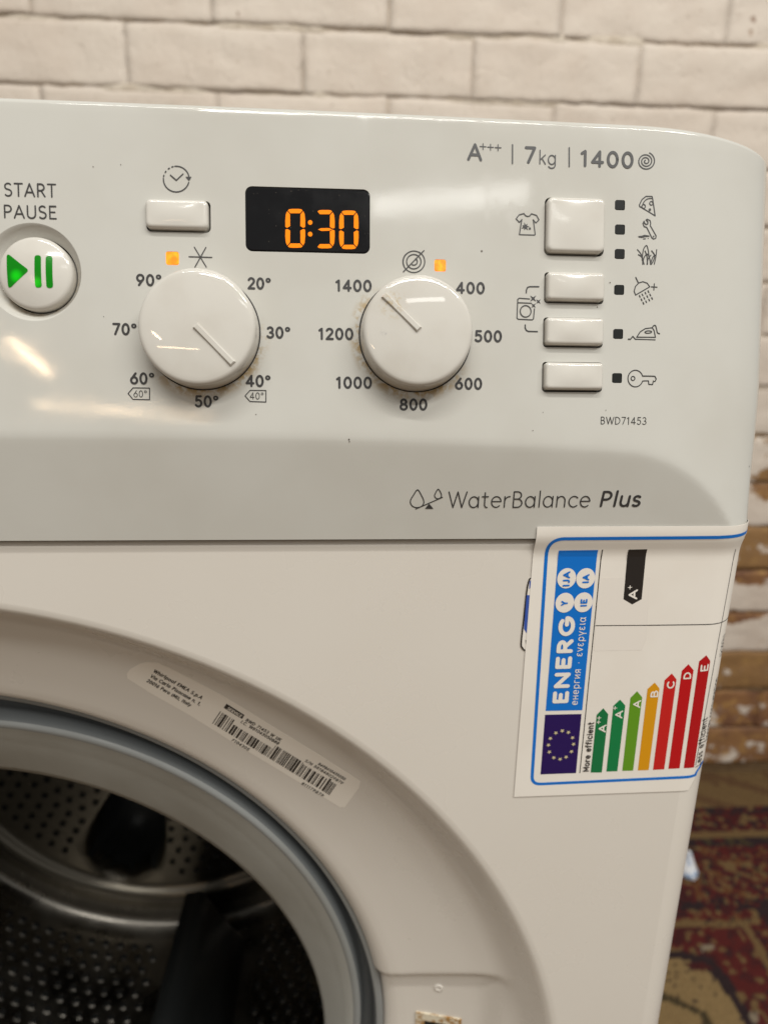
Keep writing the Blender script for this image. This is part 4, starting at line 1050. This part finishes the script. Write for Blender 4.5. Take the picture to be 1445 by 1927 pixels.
# ================================================================== FLOOR, RUG, SCRAP
M_floor = mat('floor_boards', lin(120, 98, 72), .55)
n = N(M_floor); P = n.pos(); n.color(n.mix(n.map(n.noise(P, 9, 5), .35, .7), lin(128, 104, 74), lin(92, 72, 50))); n.bump(n.noise(P, 60, 4), .002, .4)
o = build('floor', [(-6, -8, 0), (6, -8, 0), (6, 1.2, 0), (-6, 1.2, 0)], [(0, 1, 2, 3)], M_floor, None, False, kind='structure')
M_rug = mat('rug_pile', (.3, .1, .08), .95, spec=.1)
n = N(M_rug); ca = n.n('ShaderNodeVertexColor', layer_name='pattern'); P = n.pos()
hsv = n.n('ShaderNodeHueSaturation'); n.link(ca.outputs[0], hsv.inputs['Color']); n.link(n.map(n.noise(P, 420, 3), .3, .7, .75, 1.2), hsv.inputs['Value']); n.color(hsv.outputs[0]); n.bump(n.noise(P, 500, 3), .003, .7)
RX0, RX1, RY0, RY1, RZ = .31, 1.55, -.30, .795, .007
step = .0034; gx = np.arange(RX0, RX1, step); gy = np.arange(RY0, RY1, step); NXr, NYr = len(gx), len(gy)
XX, YY = np.meshgrid(gx, gy, indexing='ij')
def F(px, py): return at_z(px, py, RZ)
C_ = {k: np.array(lin(*c)) for k, c in dict(red=(82, 29, 31), deep=(64, 26, 31), navy=(33, 32, 38), tan=(112, 92, 61), cream=(138, 117, 80), orange=(98, 64, 40), green=(64, 60, 42), brown=(96, 74, 51), white=(138, 127, 108)).items()}
for k in C_: C_[k] = C_[k] * .80 + np.array(lin(82, 52, 42)) * .20
def yb(py, x=1400): return F(x, py)[1]
Bands = [(yb(1440), 'brown'), (yb(1478), 'tan'), (yb(1519), 'tan'), (yb(1532), 'navy'), (yb(1562), 'deep'), (yb(1574), 'tan'), (yb(1592), 'navy')]
def vn_noise(sc, seed):
    out = np.empty(XX.shape)
    for i in range(NXr):
        for j in range(NYr): out[i, j] = noise.noise((XX[i, j] * sc, YY[i, j] * sc, seed))
    return out
n1, n2, n3 = vn_noise(92, 1.5), vn_noise(70, 8.3), vn_noise(140, 3.3)
colr = np.tile(C_['red'], (NXr, NYr, 1))
def setc(mask, c): colr[mask] = C_[c]
setc(n1 > .22, 'tan'); setc((n2 > .30), 'orange'); setc((n1 < -.34), 'deep'); setc((n2 < -.40), 'navy'); setc((n3 > .42), 'tan'); setc((n3 < -.36), 'navy'); setc((n3 < -.48) & (n1 > 0), 'green')
prev = RY1 + 1
for (y, c) in Bands: setc((YY < prev) & (YY >= y), c); prev = y
setc((YY >= Bands[2][0]) & (np.abs(((XX * 1.0 + YY * 1.6) * 7) % 1 - .5) < .12), 'brown'); setc((YY >= Bands[1][0]) & (n2 > .3), 'brown')
mb_ = (YY < Bands[2][0]) & (YY >= Bands[4][0]); setc(mb_ & (n3 > .18), 'red'); setc(mb_ & (n1 > .28), 'tan'); setc(mb_ & (n3 < -.3), 'navy')
mb_ = (YY < Bands[5][0]) & (YY >= Bands[6][0]); setc(mb_ & (n1 > .05), 'green'); setc(mb_ & (n2 > .15), 'deep')
def poly(P, c, extra=None):
    Q = [F(*p) for p in P]; xs_ = [q[0] for q in Q]; ys_ = [q[1] for q in Q]; mk = np.zeros(XX.shape, bool)
    ii = np.where((gx > min(xs_)) & (gx < max(xs_)))[0]; jj = np.where((gy > min(ys_)) & (gy < max(ys_)))[0]
    for i in ii:
        for j in jj:
            if inside(Q, gx[i], gy[j]): mk[i, j] = True
    if extra is not None: mk &= extra
    setc(mk, c)
poly([(1150, 1712), (1420, 1712), (1470, 1775), (1560, 1880), (1560, 1800), (1450, 1690), (1150, 1700)], 'navy', n1 > -.2)
poly([(1150, 1733), (1404, 1733), (1470, 1842), (1560, 1960), (1560, 1985), (1455, 1850), (1398, 1745), (1150, 1744)], 'tan')
poly([(1150, 1744), (1398, 1745), (1455, 1850), (1520, 1940), (1520, 2050), (1150, 2050)], 'red'); poly([(1150, 1744), (1398, 1745), (1455, 1850), (1520, 1940), (1520, 2050), (1150, 2050)], 'tan', n1 > .25); poly([(1150, 1744), (1398, 1745), (1455, 1850), (1520, 1940), (1520, 2050), (1150, 2050)], 'deep', n2 < -.28)
poly([(1150, 1785), (1280, 1790), (1335, 1800), (1372, 1840), (1400, 1885), (1430, 1940), (1460, 2050), (1150, 2050)], 'navy')
poly([(1150, 1800), (1272, 1803), (1318, 1815), (1352, 1850), (1385, 1900), (1412, 1950), (1440, 2050), (1150, 2050)], 'cream')
poly([(1290, 1815), (1320, 1808), (1342, 1822), (1322, 1828), (1300, 1826)], 'deep'); poly([(1200, 1862), (1262, 1872), (1300, 1892), (1330, 1905), (1345, 1940), (1335, 1942), (1316, 1912), (1290, 1900), (1255, 1884), (1200, 1874)], 'green')
poly([(1385, 1870), (1396, 1866), (1406, 1880), (1396, 1886)], 'tan'); poly([(1408, 1908), (1422, 1902), (1430, 1920), (1418, 1926)], 'white'); poly([(1315, 1780), (1340, 1778), (1345, 1788), (1320, 1790)], 'white')
Ym = F(1400, 1990)[1]; Xm = F(1180, 1900)[0]            # the medallion repeats in mirror image, as on a woven rug
for i in range(NXr):
    if gx[i] < Xm: q = int(round((2 * Xm - gx[i] - RX0) / step)); colr[i] = colr[min(q, NXr - 1)]
for j in range(NYr):
    if gy[j] < Ym: q = int(round((2 * Ym - gy[j] - RY0) / step)); colr[:, j] = colr[:, min(q, NYr - 1)]
nd_ = (np.abs(n3) < .03) & (YY < Bands[6][0]); setc(nd_ & (n1 < .2) & (n2 < .1), 'navy')
vv = [(gx[i], gy[j], RZ + .0012 * float(n3[i, j])) for i in range(NXr) for j in range(NYr)]
ff = [(i * NYr + j, (i + 1) * NYr + j, (i + 1) * NYr + j + 1, i * NYr + j + 1) for i in range(NXr - 1) for j in range(NYr - 1)]
k = len(vv); per = [i * NYr for i in range(NXr)] + [(NXr - 1) * NYr + j for j in range(1, NYr)] + [i * NYr + NYr - 1 for i in range(NXr - 2, -1, -1)] + [j for j in range(NYr - 2, 0, -1)]
vv += [(vv[i][0], vv[i][1], .001) for i in per]; m_ = len(per); ff += [(per[(i + 1) % m_], per[i], k + i, k + (i + 1) % m_) for i in range(m_)]
rug = build('rug', vv, ff, M_rug, None)
at_ = rug.data.color_attributes.new('pattern', 'FLOAT_COLOR', 'POINT'); cc = np.ones((len(vv), 4)); cc[:NXr * NYr, :3] = colr.reshape(-1, 3); cc[NXr * NYr:, :3] = C_['brown']; at_.data.foreach_set('color', cc.ravel())
rug['label'] = 'dark red oriental rug with tan borders on the floor right of the machine'; rug['category'] = 'rug'

M_scrap = mat('white_plastic', lin(196, 202, 212), .3)
n = N(M_scrap); P = n.pos(); n.color(n.mix(n.map(n.noise(P, 60, 3), .50, .66), lin(226, 228, 232), lin(130, 156, 190)))
sc_ = F(1290, 1640); mb = MB(); L = []
for t, r, z in ((0, .014, .0085), (1, .015, .013), (2, .011, .021), (3, .007, .031), (4, .003, .042)):
    L.append([(sc_[0] + r * math.cos(2 * PI * i / 14) * (1 + .28 * noise.noise((i * 1.7, t, 1))), sc_[1] + r * 1.2 * math.sin(2 * PI * i / 14) * (1 + .3 * noise.noise((i * 1.3, t, 4))), z + .004 * noise.noise((i, t * 2, 9))) for i in range(14)])
mb.loops(L); o = mb.build('plastic_wrapper', M_scrap, None, smooth=False)
o['label'] = 'small crumpled white and blue plastic wrapper lying on the red rug beside the machine'; o['category'] = 'wrapper'
